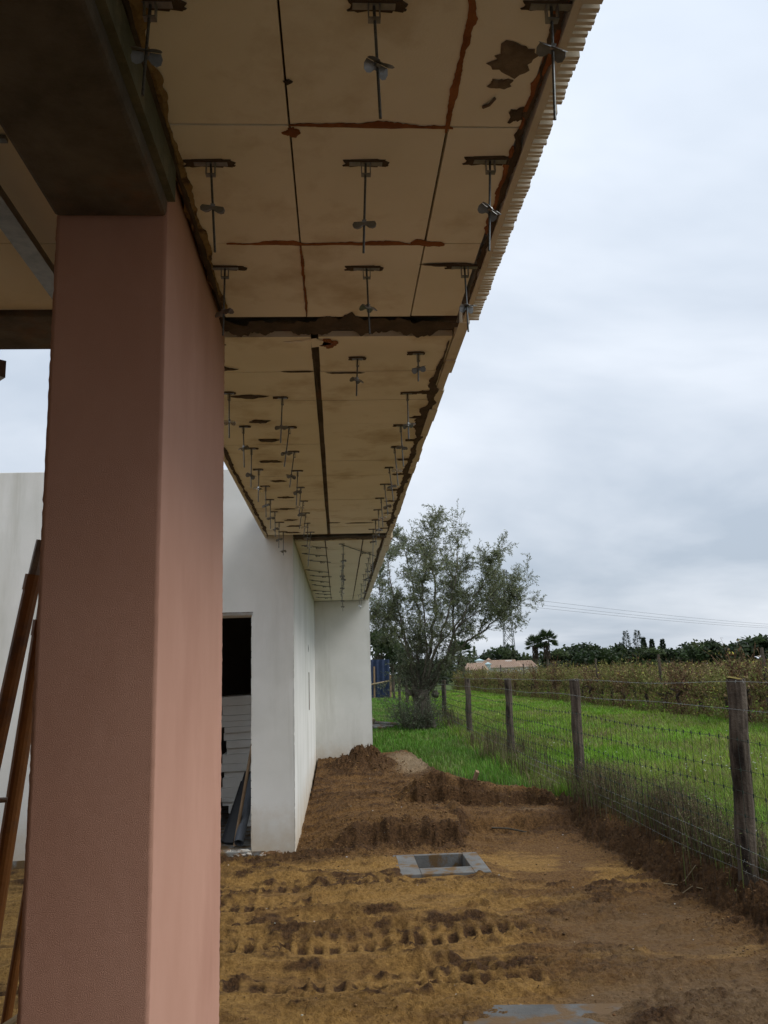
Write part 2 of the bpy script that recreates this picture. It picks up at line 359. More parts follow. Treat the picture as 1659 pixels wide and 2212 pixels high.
def toe(y): return np.interp(y, TOE_Y, TOE_X)+.16*(fbm(y*2.6, y*0+.3, 3, 95)-.5)
def top(y): return np.interp(y, TOP_Y, TOP_X)
def grass_mask(x, y):
    w = .35*(fbm(x*2.5, y*2.5, 4, 41)-.5)
    a = ss(-.12, .25, y-np.interp(x, GR_X, GR_Y)+w)*(x < 2.66)
    b = ss(-.05, .12, x-top(y)+.15*w)*(x >= 2.3)
    far = (x < -.5)*ss(15.5, 16, y)
    return np.clip(np.maximum(np.maximum(a, b), far), 0, 1)*(y > 3)
TRACKS = [(4.86, -.03, -2.5, 1.3, .040), (5.52, .085, -2.5, 1.3, .038), (5.98, .085, -2.5, .9, .026), (7.0, .06, -2.5, 1.15, .026), (6.42, .03, -2.0, .2, .026)]
def height(x, y):
    fz = field_z(x, y)
    n1 = fbm(x*1.1, y*1.6, 4, 1)-.5
    z = -.045+.05*n1+.026*(fbm(x*1.0, y*7.5, 4, 2)-.5)*(1-ss(1.3, 1.9, x)*.6)
    z = z-.03*ss(1.1, 1.5, x)*ss(6.2, 6.8, y)
    flat = np.exp(-(((x-1.85)/.55)**2+((y-7.75)/.75)**2)**2)
    z = z*(1-flat)+flat*(-.065+.012*n1)
    # first and second terraces of the cut
    s1 = step1(x); s2 = crest(x)
    left = ss(-.45, .15, x)*(1-ss(2.35, 2.6, x))
    t1 = ss(0, 1, (y-s1+.10*(fbm(x*8, y*8, 3, 40)-.5))/.17)*left*(1-.45*ss(.2, 1.6, y-s1))
    z = z+(.20-.08*ss(1.2, 1.4, x))*t1
    m2 = ss(.62, .95, x)*(1-ss(2.38, 2.6, x))
    hc = .19+.13*np.exp(-((x-1.25)/.42)**2)
    t2 = .55*ss(0, 1, (y-s2)/.05)+.45*ss(0, 1, (y-s2-.16)/.07)
    z = z+hc*t2*m2*(1-.75*ss(0, 1.2, y-s2))
    # ground rises gently to the turf behind
    back = ss(10.8, 13.5, y)
    z = z*(1-back)+back*((.02*(1-ss(13, 16, y))+fz*ss(13, 16, y))*(1-ss(.9, 1.9, x))+fz*ss(.9, 1.9, x))
    z = np.where(y > 16, fz, z)
    # mound of spoil against the end wall
    md = np.exp(-(((x-.42)/.36)**2+((y-14.35)/.42)**2))+.35*np.exp(-(((x-.05)/.4)**2+((y-14.0)/.5)**2))
    z = z+.27*md*(.75+.7*(fbm(x*5, y*5, 3, 8)-.2))
    # bank up to the fence
    tx = toe(y); px = top(y); b = np.clip((x-tx)/np.maximum(px-tx, .15), 0, 1)
    bk = (.72*ss(.05, .5, b+.25*(fbm(x*5, y*3, 3, 96)-.5))+.28*b)*(1-ss(10.2, 11.2, y)); bank_zone = np.where(b > 0, 1, 0)*(1-ss(10.2, 11.2, y))
    z = np.where((b > 0) & (y < 11.2), z*(1-bk)+fz*bk, z)
    z = np.where(x > 3.1, fz, z)
    # roughness
    e1 = np.exp(-((y-s1-.06)/.22)**2)*left*(1-.6*ss(1.15, 1.5, x)); e2 = np.exp(-((y-s2-.06)/.2)**2)*m2
    berm = np.exp(-((x-tx-.1)/.16)**2)*(1-ss(10, 10.8, y))*(y > 3.8)
    pil = np.exp(-((y-8.0)/.35)**2)*(1-ss(-.5, .4, x))*.5
    gm = grass_mask(x, y)
    rough = np.clip(e1+.9*e2+1.3*md+.8*berm+pil+.25*ss(9, 12, y)*(1-gm)*(x < 1.5)+.5*bank_zone*(1-gm), 0, 1.4)
    clod = fbm(x*9, y*9, 4, 21, .55)-.5; cl2 = np.abs(fbm(x*17, y*17, 3, 22)-.5)*2
    bil = 1-np.abs(2*fbm(x*13, y*15, 4, 24, .58)-1)
    z = z+rough*(.13*clod-.06*cl2+.05*(bil-.6))*(1-gm)
    z = z+rough*.03*(ss(.52, .60, fbm(x*21, y*23, 3, 37, .6)))*(1-gm)
    crumb = ss(.44, .58, fbm(x*1.9, y*3.8, 5, 28, .6))*(1-gm)*(1-flat)*(y < 16)
    z = z+crumb*(.055*(1-np.abs(2*fbm(x*24, y*30, 4, 29, .68)-1)-.62)+.018)
    rut = fbm(x*.55+.2*y, y*9.5, 3, 36); z = z+(1-gm)*(y < 8.2)*(.016*(1-np.abs(2*rut-1))-.010)*(1-.5*flat)
    z = z+(1-gm)*(1-.75*flat)*(.022*(fbm(x*16, y*26, 4, 23, .6)-.5))*(y < 17)
    lump = ss(.60, .74, fbm(x*5, y*8, 4, 25))*(1-gm)*(y < 16)*(1-flat)
    z = z+lump*.03*(fbm(x*30, y*36, 3, 26))
    z = z+gm*.03*(fbm(x*3, y*3, 3, 27)-.5)
    z = z+(1-gm)*(1-.8*flat)*(y < 16)*.030*(fbm(x*7, y*10, 5, 38, .66)-.5)
    # lugged tyre tracks running along x
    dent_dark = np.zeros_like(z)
    for (ty, sl, xa, xb, dp) in TRACKS:
        yy = y-(ty+sl*x+.05*(fbm(x*1.7, x*0+ty, 2, 31)-.5)); fade = ss(xa, xa+.3, x)*(1-ss(xb-.5, xb, x))*np.clip(.80+.9*(fbm(x*2, y*2, 2, 33)-.3), 0, 1.2)
        xl = (x+.10*(vn(x*3, x*0+ty, 34)-.5))/.107; fx = xl-np.floor(xl)-.5
        dent = np.exp(-((fx/.31)**6+(yy/.072)**4)); dent2 = np.exp(-((((fx+.5) % 1-.5)/.28)**4+((yy-.165)/.055)**4))*.6
        z = z-fade*dp*(.95*dent+.6*dent2)
        z = z-fade*.45*dp*np.exp(-((yy-.07)/.2)**4)+fade*.9*dp*np.exp(-((yy-.30)/.05)**2)*(.4+1.2*fbm(x*6, y*0+ty, 3, 35))+fade*.3*dp*np.exp(-((yy+.16)/.05)**2)
        dent_dark = np.maximum(dent_dark, fade*np.maximum(dent, np.maximum(.7*dent2, .8*np.exp(-((yy-.26)/.035)**2)*ss(.4, .6, fbm(x*4, y*0+ty, 3, 39)))))  # darker soil in the dents, with shade below the berm painted in
    # keep out of the house, the manhole and the buried slab
    z = np.where((x < -.40) & (y > 8.05) & (y < 15.4), np.minimum(z, -.03), z)
    mh = (x > .475) & (x < 1.165) & (y > 7.20) & (y < 7.88)
    z = np.where(mh, -.55, z)
    fr = np.exp(-(((x-.82)/.5)**2+((y-7.52)/.48)**2)**3)
    z = np.where(mh, z, z*(1-.75*fr)-.026*fr*ss(.4, .6, x)+.022*fr*(fbm(x*7, y*9, 3, 98)-.3))
    sb = np.exp(-(((x-.93)/.42)**2+((y-4.0)/.42)**2)**4); z = z*(1-sb)+sb*(-.044+.06*(fbm(x*3.2, y*4.5, 4, 99)-.45)+.012*(fbm(x*20, y*22, 3, 97)-.5))
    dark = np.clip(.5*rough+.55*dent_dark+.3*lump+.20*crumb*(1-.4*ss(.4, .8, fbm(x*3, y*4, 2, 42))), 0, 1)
    ochre = np.clip(.7*ss(.52, .66, fbm(x*1.3+4, y*2.2, 4, 43))*ss(.8, 1.6, x)*(1-ss(7.6, 8.4, y))+.75*(1-ss(.9, 1.9, x))*(1-ss(7.6, 8.4, y))+.5*e2+.35*np.exp(-(((x-.3)/.8)**2+((y-7.0)/.4)**2))+.3*(x < -.6), 0, 1)
    grey = np.clip(.28*flat+.45*ss(.6, 1.6, x)*(1-ss(5.6, 7.5, y))+.35*ss(.3, .8, x)*(1-ss(4.2, 4.8, y)), 0, 1)
    pale = np.clip(np.exp(-(((x-1.15)/.5)**2+((y-14.6)/1.6)**2))*.9+.55*np.exp(-(((x-2.1)/.35)**2+((y-9.55)/.3)**2)), 0, 1)*(1-np.clip(md*2, 0, 1))
    return z, dict(dark=dark*(1-gm), ochre=ochre, grey=grey*(1-np.clip(rough, 0, 1)), pale=pale, turf=gm)
def axis(dense, lo, hi, g=1.25):
    a = list(dense); s = dense[1]-dense[0]; left = []
    v = dense[0]
    while v > lo: s *= g; v -= s; left.append(max(v, lo))
    s = dense[-1]-dense[-2]; v = dense[-1]; right = []
    while v < hi: s *= g; v += s; right.append(min(v, hi))
    return np.array(left[::-1]+a+right)
xs = axis(np.arange(-1.15, 3.25, .0135), -2500, 2500)
yd = [3.9]
while yd[-1] < 16.5: yd.append(yd[-1]+.0115*(yd[-1]/4.2)**1.15)
ys = axis(np.array(yd), -900, 4000)
X, Y = np.meshgrid(xs, ys)
Z, AT = height(X, Y)
Z = np.where((X < -60) | (X > 60) | (Y > 75) | (Y < -40), .28-.1*0, Z)
nx, ny = len(xs), len(ys)
I = np.arange(nx*ny).reshape(ny, nx)
Fq = np.stack([I[:-1, :-1], I[:-1, 1:], I[1:, 1:], I[1:, :-1]], -1).reshape(-1, 4)
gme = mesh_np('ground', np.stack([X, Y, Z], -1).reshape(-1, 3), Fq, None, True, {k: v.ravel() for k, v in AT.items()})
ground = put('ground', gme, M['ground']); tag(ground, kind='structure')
def gz(x, y):
    x = np.atleast_1d(np.asarray(x, float)); y = np.atleast_1d(np.asarray(y, float))
    return height(x, y)[0]
def gz1(x, y): return float(gz(x, y)[0])

# ------------------------------------------------------------------ the house
ZS = 2.907                     # underside of the foam boards
HX = -.43                      # outer face of the side wall
house = thing('house', (-2.5, 8.2, 0), 'unfinished white rendered house with foam-lined overhanging eaves', 'house')
def part(name, mb, mat, parent=house, **k): return mb.build(name, mat, parent, **k)
YF, YE = 8.176, 15.4
# walls
w = MB(); w.prism([(-6.0, -.35), (-1.95, -.35), (-1.95, 2.153), (-.83, 2.153), (-.83, -.03), (HX, -.03), (HX, 3.60), (-6.0, 3.60)], 'y', YF, YF+.3)
part('front_wall', w, M['white'], bevel=.006)
w = MB(); w.box(HX-.27, HX, YF+.3, YE, -.3, ZS+.02); part('side_wall', w, M['white'])
w = MB(); w.box(HX, .568, YE, YE+4.5, -.3, ZS-.012); w.box(HX, .568, YE, YE+4.5, ZS-.012, 3.35); part('end_wall', w, M['white'], bevel=.006)
# corner beads: a slightly proud, chipped strip along the outer edges
def bead(x, y, z0, z1, name='corner_bead'):
    b = MB(); z = z0; 
    while z < z1:
        h = random.uniform(.03, .09); r = random.uniform(.001, .0032); b.box(x-r, x+r, y-r, y+r, z, min(z+h, z1)); z += h*random.uniform(.9, 1.3)
    part(name, b, M['white'])
bead(HX, YF, .02, ZS); bead(.568, YE, .0, ZS); bead(-.83, YF, .05, 2.15)
# lintel mesh strip over the door and the flat patches on the side wall
l = MB()
for i in range(40): l.box(-1.22+i*.0102, -1.216+i*.0102, YF-.004, YF+.001, 2.153, 2.183)
l.box(-1.22, -.815, YF-.0025, YF+.001, 2.180, 2.186); part('lintel_mesh', l, M['cement'])
c = MB(); c.prism([(12.0, 2.00), (12.16, 1.955), (12.02, 1.90)], 'x', HX-.02, HX+.003); part('hole_shade_patch', c, M['gap'])  # flat dark patch, the shade inside a hole put into its colour
c = MB(); c.box(HX-.01, HX+.003, 12.05, 12.35, 1.10, 1.62); part('wall_patch', c, M['cement'])
# floor and room behind the door
w = MB(); w.box(-4.0, HX-.27, YF-.02, 12.0, -.3, .012); part('floor_slab', w, M['cement'])
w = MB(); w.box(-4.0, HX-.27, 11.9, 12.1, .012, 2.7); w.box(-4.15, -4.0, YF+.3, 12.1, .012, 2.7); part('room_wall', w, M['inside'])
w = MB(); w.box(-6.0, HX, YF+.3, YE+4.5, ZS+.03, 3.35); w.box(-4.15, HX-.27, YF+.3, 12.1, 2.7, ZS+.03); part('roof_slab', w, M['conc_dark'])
# broken plinth mortar below the door and the pier
def lumpy(name, pts, mat, parent, seed):
    rs = np.random.default_rng(seed); V = []; F = []
    for (x, y, z, rx, ry, rz) in pts:
        o = len(V); nu, nv = 9, 5
        for j in range(nv+1):
            ph = math.pi*j/nv-math.pi/2
            for i in range(nu):
                th = 2*math.pi*i/nu; k = rs.uniform(.65, 1.15)
                V.append((x+rx*k*math.cos(ph)*math.cos(th), y+ry*k*math.cos(ph)*math.sin(th), z+rz*k*math.sin(ph)))
        for j in range(nv):
            for i in range(nu):
                F.append((o+j*nu+i, o+j*nu+(i+1) % nu, o+(j+1)*nu+(i+1) % nu, o+(j+1)*nu+i))
    b = MB(); b.v = V; b.f = F; return b.build(name, mat, parent)
pts = []
for i in range(34):
    x = random.uniform(-1.25, -.45); pts.append((x, YF-random.uniform(.0, .09), random.uniform(-.05, .015), random.uniform(.02, .08), .03, random.uniform(.012, .04)))
lumpy('plinth_mortar', pts, M['mortar_white'], house, 3)
# door threshold strip
w = MB(); w.box(-1.95, -.83, YF-.06, YF+.28, -.2, .022); part('threshold', w, M['cement'], bevel=.008)

# porch slab, cross beam, edge beam
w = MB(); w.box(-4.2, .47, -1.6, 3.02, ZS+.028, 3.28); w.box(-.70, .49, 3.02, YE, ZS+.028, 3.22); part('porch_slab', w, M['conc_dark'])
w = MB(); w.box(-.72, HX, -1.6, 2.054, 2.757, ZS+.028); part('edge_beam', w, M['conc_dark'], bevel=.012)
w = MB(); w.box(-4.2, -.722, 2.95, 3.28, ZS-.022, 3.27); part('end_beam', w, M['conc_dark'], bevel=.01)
w = MB(); w.box(HX, HX+.02, -1.6, 2.05, 2.80, ZS+.02); part('beam_side_render', w, mat('mossy_concrete', (.10, .10, .065), (.15, .145, .10), 8, rough=.95, bump=.6, bscale=70, c3=(.2, .17, .11), scale3=6))
w = MB(); w.box(-4.2, -4.0, -1.6, 3.0, -.3, ZS+.028); w.box(-4.2, 4.5, -1.9, -1.6, -.3, 3.6); part('added_shade_wall', w, mat('shade_wall_grey', (.56, .54, .50), (.64, .62, .58), 3, rough=.95))  # unseen side and rear walls, added to shade porch and column front

# soffit: each foam board a piece
soffit = MB(); soffit.box(HX+.002, .47, -1.59, 3.0, ZS+.024, ZS+.027); soffit = part('soffit', soffit, M['gap'])
def rag(a, b, n, j): return [a+(b-a)*i/n+(random.uniform(-j, j) if 0 < i < n else 0) for i in range(n+1)]
def board(x0, x1, y0, y1, mat='xps', t=.026, dz=None, tilt=True):
    g = random.uniform(.0015, .004); dz = random.uniform(-.0015, .0015) if dz is None else dz
    b = MB(); z0 = ZS+dz; b.box(x0+g, x1-g, y0+g, y1-g, z0, ZS+t)
    o = part('foam_board', b, M[mat], soffit); o['kind'] = 'thing'; del o['kind']
    return o
yj = [-1.1, -.5, .14, .72, 1.30, 1.88, 2.465, 3.02]
for a, b in zip(yj[:-1], yj[1:]):
    board(HX+.022, -.100, a, b); board(-.100, .297, a, b); board(.297, .482, a, b)
# narrow piece with the open slot
for y0 in [3.21+.402*i for i in range(12)]:
    y1 = min(y0+.402, 8.10)
    board(-.69, -.088, y0, y1); board(-.064, .490, y0, y1)
yy = 8.44
while yy < 15.35:
    y1 = min(yy+.6, 15.38); board(HX+.004, -.122, yy, y1, 'xps_far'); board(-.116, .262, yy, y1, 'xps_far'); board(.270, .455, yy, y1, 'xps_far'); yy = y1
# left bay of the porch
for a, b in zip(yj[2:-1], yj[3:]):
    bb = min(b, 2.95)
    board(-1.32, -.735, a, bb, 'xps_far'); board(-1.92, -1.32, a, bb, 'xps_far'); board(-2.52, -1.92, a, bb, 'xps_far')
# strips of foam and mortar along the joints, with a ragged outline
def ragged_strip(name, mat, p0, p1, wa, wb, z, step=.007, th=.004, bias=0.0, amp=1.0, seed=0):
    p0 = Vector((p0[0], p0[1], 0)); p1 = Vector((p1[0], p1[1], 0)); d = p1-p0; ln = d.length; d.normalize(); s = Vector((-d.y, d.x, 0))
    n = max(3, int(ln/step)); V = []; F = []
    for i in range(n+1):
        t = i/n; q = p0+d*ln*t
        fr = 5 if ln > 3 else 12; lo = -(wa*(.12+amp*3.0*max(0, float(fbm(t*ln*fr, seed*3.1, 5, seed+50, .62))-.22)**1.5)); hi = wb*(.12+amp*3.0*max(0, float(fbm(t*ln*fr, seed*3.1+40, 5, seed+70, .62))-.22)**1.5)
        e = min(1, 6*min(t, 1-t)+.25)
        a = q+s*(lo*e+bias); b = q+s*(hi*e+bias)
        V += [(a.x, a.y, z), (b.x, b.y, z), (a.x, a.y, z-th*.4), (b.x, b.y, z-th*.4), ((a.x+b.x)/2, (a.y+b.y)/2, z-th)]
    for i in range(n):
        o = 5*i; p = o+5
        F += [(o, p, p+2, o+2), (o+2, p+2, p+4, o+4), (o+4, p+4, p+3, o+3), (o+3, p+3, p+1, o+1)]
    b = MB(); b.v = V; b.f = F; return part(name, b, M[mat], soffit)
Z0 = ZS-.0018
for (p0, p1, wa, wb, sd_) in [((-.10, 1.876), (.31, 1.884), .016, .004, 1), ((-.33, 2.462), (.36, 2.468), .018, .006, 2), ((.297, 1.20), (.294, 1.90), .014, .010, 3), ((-.098, 2.45), (-.098, 3.0), .006, .006, 4), ((.485, .6), (.485, 1.9), .014, .018, 6), ((.478, 1.95), (.485, 2.4), .010, .014, 7), ((.25, 2.46), (.36, 2.47), .02, .012, 8)]:
    ragged_strip('foam_seam', 'foam', p0, p1, wa*1.3, wb*1.3, Z0, seed=sd_)
for (p0, p1, wa, wb, sd_) in [((-.69, 3.105), (.50, 3.10), .085, .10, 11), ((.475, .5), (.50, 3.0), .012, .012, 12), ((.478, 3.25), (.485, 8.1), .03, .035, 13), ((.46, 8.5), (.47, 15.3), .02, .03, 14), ((-.665, 3.3), (-.665, 8.1), .018, .02, 15), ((HX+.02, -.2), (HX+.02, 2.0), .02, .02, 16), ((-.43, 8.28), (.52, 8.28), .09, .10, 17), ((-.735, 1.2), (-.735, 2.9), .02, .02, 18), ((-.119, 8.5), (-.117, 13.0), .004, .004, 19), ((.266, 8.5), (.266, 15.2), .006, .006, 20), ((-.43, 15.36), (.5, 15.36), .015, .015, 21), ((-.09, 3.25), (-.078, 3.9), .005, .006, 22)]:
    ragged_strip('mortar_seam', 'mortar', p0, p1, wa, wb, Z0-.0006, seed=sd_, amp=1.1)
# thick foam along the beam edge
ragged_strip('foam_bead', 'crumb', (HX+.035, -.3), (HX+.03, 2.95), .030, .026, Z0-.001, th=.007, step=.006, amp=1.1, seed=31)
ragged_strip('mortar_seam', 'mortar', (HX+.025, -.3), (HX+.022, 2.95), .012, .02, Z0-.005, th=.006, step=.008, seed=32)
def dab(x, y, rx, ry, mat='mortar', name='mortar_dab', seed=0):
    rs = random.Random(seed); n = 28; k = [rs.uniform(.72, 1.12)*(1+.18*math.sin(i*.9+seed)) for i in range(n)]
    P = [(x+rx*k[i]*math.cos(2*math.pi*i/n), y+ry*k[i]*math.sin(2*math.pi*i/n)) for i in range(n)]
    b = MB(); b.add([(p[0], p[1], Z0) for p in P]+[(x+(p[0]-x)*.8, y+(p[1]-y)*.8, Z0-.004) for p in P], [tuple(range(n, 2*n))]+[(i, (i+1) % n, n+(i+1) % n, n+i) for i in range(n)])
    part(name, b, M[mat], soffit)
for i, y in enumerate([3.28, 3.56, 3.94, 4.35, 4.72, 5.2, 5.75, 6.3, 6.75, 7.25, 7.55, 7.9]):
    dab(-.50 if i < 2 else -.40+.02*math.sin(i*2.1), y, .055+.012*(i % 3), .03, seed=i)
for i, y in enumerate([3.9, 4.3, 4.75, 5.2, 5.6, 6.1, 6.5, 7.0, 7.4, 7.75]): dab(.44+.012*math.sin(i), y, .05, .022, seed=40+i)
dab(.415, 1.64, .055, .055, 'scrape', seed=60); dab(.40, 1.72, .03, .018, 'scrape', seed=61); dab(.46, 1.83, .02, .03, seed=62); dab(.40, 2.60, .10, .010, 'mortar', seed=63)
dab(-.095, 3.27, .10, .045, 'xps', 'board_patch', 64); dab(-.02, 3.28, .04, .05, 'foam', 'board_patch', 65)
dab(.20, 7.45, .12, .012, seed=66); dab(-.03, 7.42, .06, .01, seed=67); dab(.05, 3.62, .09, .006, seed=68); dab(-.16, 3.6, .08, .006, seed=69)
w = MB(); w.tube([(.372, 1.80, ZS-.004), (.385, 1.785, ZS-.008), (.395, 1.765, ZS-.006)], .004, 6); part('bent_nail', w, M['conc_dark'], soffit)
dab(-.095, 1.905, .022, .020, 'foam', 'foam_blob', 71); dab(-.094, 1.72, .010, .008, 'gap', 'board_chip', 70)

# ribbed fascia of the porch edge and plain edge of the strip beyond
fa = MB(); fa.box(.503, .522, -1.58, 3.05, ZS-.012, 3.30)
y = -1.58
while y < 3.03:
    rj = random.random(); fa.box(.520, .561+random.uniform(-.003, .002)-(.009 if rj < .05 else 0)+.003*math.sin(y*2.3), y, y+random.uniform(.009, .0125), ZS-.012+random.uniform(-.004, .003), 3.28); y += random.uniform(.0185, .0205)
part('ribbed_fascia', fa, M['fascia'])
fa = MB(); y = 3.06
while y < 8.3:
    q = random.uniform(.08, .3); fa.box(.492, .535+random.uniform(-.008, .004), y, min(y+q, 8.31), ZS-.004+random.uniform(-.006, .006), 3.24); y += q
part('strip_edge', fa, M['fascia'])
fa = MB(); y = 8.31
while y < 15.36:
    q = random.uniform(.1, .4); fa.box(.485, .556+random.uniform(-.01, .004), y, min(y+q, 15.38), ZS-.004+random.uniform(-.006, .004), 3.24); y += q
part('eaves_edge', fa, M['fascia'])
fa = MB(); fa.box(-.70, -.68, 3.03, 8.17, ZS-.006, 3.24); part('strip_edge', fa, M['fascia'])

# ------------------------------------------------------------------ pink rendered column
column = thing('column', (-.575, 2.62, 0), 'dusty pink roughcast square column holding up the porch beam', 'column')
def grid_box(x0, x1, y0, y1, z0, z1, st, amp, name, mat, parent):
    V = {}; Fc = []; vs = []
    nxx, nyy, nzz = [max(1, round((b-a)/st)) for a, b in ((x0, x1), (y0, y1), (z0, z1))]
    def vid(i, j, k):
        key = (i, j, k)
        if key not in V: V[key] = len(vs); vs.append([x0+(x1-x0)*i/nxx, y0+(y1-y0)*j/nyy, z0+(z1-z0)*k/nzz])
        return V[key]
    for k in range(nzz):
        for i in range(nxx):
            Fc.append((vid(i, 0, k), vid(i+1, 0, k), vid(i+1, 0, k+1), vid(i, 0, k+1))); Fc.append((vid(i+1, nyy, k), vid(i, nyy, k), vid(i, nyy, k+1), vid(i+1, nyy, k+1)))
        for j in range(nyy):
            Fc.append((vid(nxx, j, k), vid(nxx, j+1, k), vid(nxx, j+1, k+1), vid(nxx, j, k+1))); Fc.append((vid(0, j+1, k), vid(0, j, k), vid(0, j, k+1), vid(0, j+1, k+1)))
    for i in range(nxx):
        for j in range(nyy): Fc.append((vid(i, j, nzz), vid(i+1, j, nzz), vid(i+1, j+1, nzz), vid(i, j+1, nzz)))
    vs = np.array(vs); ed = ((np.abs(vs[:, 0]-x0) < 1e-6) | (np.abs(vs[:, 0]-x1) < 1e-6)) & ((np.abs(vs[:, 1]-y0) < 1e-6) | (np.abs(vs[:, 1]-y1) < 1e-6)); vs += RNG.normal(0, amp, vs.shape)*np.where(ed, 2.8, 1.0)[:, None]; vs -= np.array(world_loc(parent))
    return put(name, mesh_np(name, vs, np.array(Fc), None, False), mat, parent)
grid_box(-.716, -.4315, 2.0555, 3.185, -.25, ZS+.02, .011, .0002, 'shaft', M['column'], column)

# ------------------------------------------------------------------ ceiling hangers
def hanger_meshes():
    b = MB(); b.box(-.055, .055, -.009, .009, -.003, 0); b.box(-.016, -.013, -.008, .008, -.034, -.003); b.box(.013, .016, -.008, .008, -.034, -.003); b.box(-.016, .016, -.008, .008, -.036, -.033)
    br = b.mesh('bracket')
    s = MB(); n = 26; k = [random.uniform(.72, 1.12) for _ in range(n)]
    cs = [(math.cos(2*math.pi*i/n), math.sin(2*math.pi*i/n)) for i in range(n)]; P = [(.070*math.copysign(abs(a)**.35, a)*k[i], .013*math.copysign(abs(b)**.4, b)*k[i]) for i, (a, b) in enumerate(cs)]
    s.add([(p[0], p[1], .003) for p in P]+[(p[0]*.96, p[1]*.9, -.0022) for p in P], [tuple(range(n, 2*n))]+[(i, (i+1) % n, n+(i+1) % n, n+i) for i in range(n)])
    so = s.mesh('mortar_slot')
    r = MB(); r.tube([(0, 0, 0), (0, 0, -1)], .0031, 8); rd = r.mesh('rod', smooth=False)
    c = MB()
    def wing(sgn):
        prof = [(-.030, 0), (.030, 0), (.034, .010), (.031, .020), (.022, .024), (.012, .021), (.004, .013), (-.004, .013), (-.012, .021), (-.022, .024), (-.031, .020), (-.034, .010)]
        a = math.radians(38); V = []
        for (u, v) in prof:
            for th in (0, .0012): V.append((u, sgn*(.001+v*math.cos(a))+0, -v*math.sin(a)-th))
        n = len(prof); F = [tuple(2*i for i in range(n)), tuple(2*i+1 for i in range(n))[::-1]]+[(2*i, 2*((i+1) % n), 2*((i+1) % n)+1, 2*i+1) for i in range(n)]
        c.add(V, F)
    wing(1); wing(-1); c.box(-.006, .006, -.004, .004, -.006, .004)
    return br, so, rd, c.mesh('spring_clip')
HBR, HSO, HRO, HCL = hanger_meshes(); HCLB = HCL.copy(); HCLB.materials.append(M['bright'])
def hanger(x, y, xe, ze, zk, label, group, rotc=None, slot=True):
    t = thing('ceiling_hanger', (x, y, ZS-.0035), label, 'hanger', group)
    o = put('bracket', HBR, M['galv'], t); o.scale = (.8 if y < 3.3 else .42, 1, 1)
    if slot: o = put('mortar_slot', HSO, M['mortar'], t); o.scale = (random.uniform(.85, 1.1) if y < 3.3 else random.uniform(.4, .65), random.uniform(1.0, 1.5), 1); o.rotation_euler[2] = random.uniform(-.06, .06); o.location.x = random.uniform(-.012, .012)
    ln = ZS-.0035-ze; lean = math.atan2(xe-x, ln)
    o = put('rod', HRO, M['rod'], t); o.scale = (1, 1, math.hypot(ln, xe-x)); o.rotation_euler = (random.uniform(-.06, .06), -lean if False else lean*-1, 0)
    k = put('spring_clip', HCL if random.random() < .6 or y < 3.3 else HCLB, M['galv'], t); dz = zk-(ZS-.0035); k.location = ((xe-x)*(-dz/ln), 0, dz)
    k.rotation_euler = (random.uniform(-.5, .5), random.uniform(-.35, .35), random.uniform(-.8, .8) if rotc is None else rotc); k.scale = (.92, .92, 1.15)
    return t
near = [(-.357,1.495,-.365,2.688,2.793),(.095,1.490,.102,2.652,2.770),(.461,1.484,.455,2.650,2.809),
 (-.316,2.035,-.303,2.650,2.781),(.095,2.031,.083,2.645,2.734),(.428,2.017,.414,2.647,2.764),
 (-.356,2.620,-.362,2.669,2.754),(.116,2.624,.120,2.665,2.770),(.447,2.615,.448,2.669,2.765)]
rows = ['row nearest the viewer', 'row over the column top', 'row beside the dark cross strip']; sides = ['column-side', 'middle', 'roof-edge']
for i, h in enumerate(near):
    hanger(*h, '%s threaded ceiling hanger with spring clip in the %s' % (sides[i % 3], rows[i//3]), 'hangers under the porch')
hanger(.103, 3.445, .095, 2.735, 2.814, 'short odd hanger hanging alone just past the dark cross strip', 'hangers under the narrow strip')
hanger(.361, 3.391, .358, 2.780, 2.842, 'shortest hanger, near the roof edge just past the dark strip', 'hangers under the narrow strip')
lw = [(-.503,3.882,-.499,2.677,2.768),(-.497,4.438,-.491,2.677,2.793),(-.498,4.885,-.501,2.666,2.746),(-.503,5.408,-.507,2.688,2.784),(-.501,5.903,-.499,2.681,2.772),(-.505,6.370,-.504,2.677,2.767),(-.507,6.859,-.504,2.693,2.767),(-.506,7.349,-.509,2.674,2.758),(-.501,7.848,-.503,2.682,2.729)]
md_ = [(-.254,3.958,-.264,2.677,2.761),(-.249,4.461,-.277,2.680,2.766),(-.248,4.971,-.278,2.682,2.759),(-.252,5.459,-.262,2.670,2.768),(-.253,5.962,-.269,2.690,2.765),(-.255,6.449,-.287,2.687,2.803),(-.256,6.938,-.274,2.706,2.793),(-.257,7.419,-.265,2.693,2.774),(-.246,7.898,-.275,2.577,2.772)]
rt = [(.356,3.908,.355,2.673,2.750),(.362,4.450,.370,2.673,2.786),(.357,4.899,.372,2.667,2.768),(.354,5.408,.378,2.679,2.783),(.349,5.902,.368,2.681,2.749),(.348,6.391,.358,2.679,2.760),(.349,6.854,.350,2.683,2.743),(.345,7.323,.344,2.680,2.781),(.344,7.800,.327,2.492,2.794)]
for nm, rw in (('row on the wall-side edge', lw), ('row next to the wall-side one', md_), ('row on the roof edge', rt)):
    for i, h in enumerate(rw):
        hanger(*h, 'thin hanger, %s past the dark cross strip in the %s' % (ordn(i+1), nm), 'hangers under the narrow strip')
for i, y in enumerate([8.8, 9.4, 9.96, 10.4, 10.9, 11.45, 12.0, 12.7, 13.5, 14.45]):
    hanger(.065+.01*math.sin(i*3), y, .065+.02*math.sin(i*5), 2.66-.02*(i == 9), 2.75+.03*math.sin(i*2), 'thin hanger under the far eaves, %s from the pier in the middle row' % ordn(i+1), 'hangers under the far eaves', slot=False)
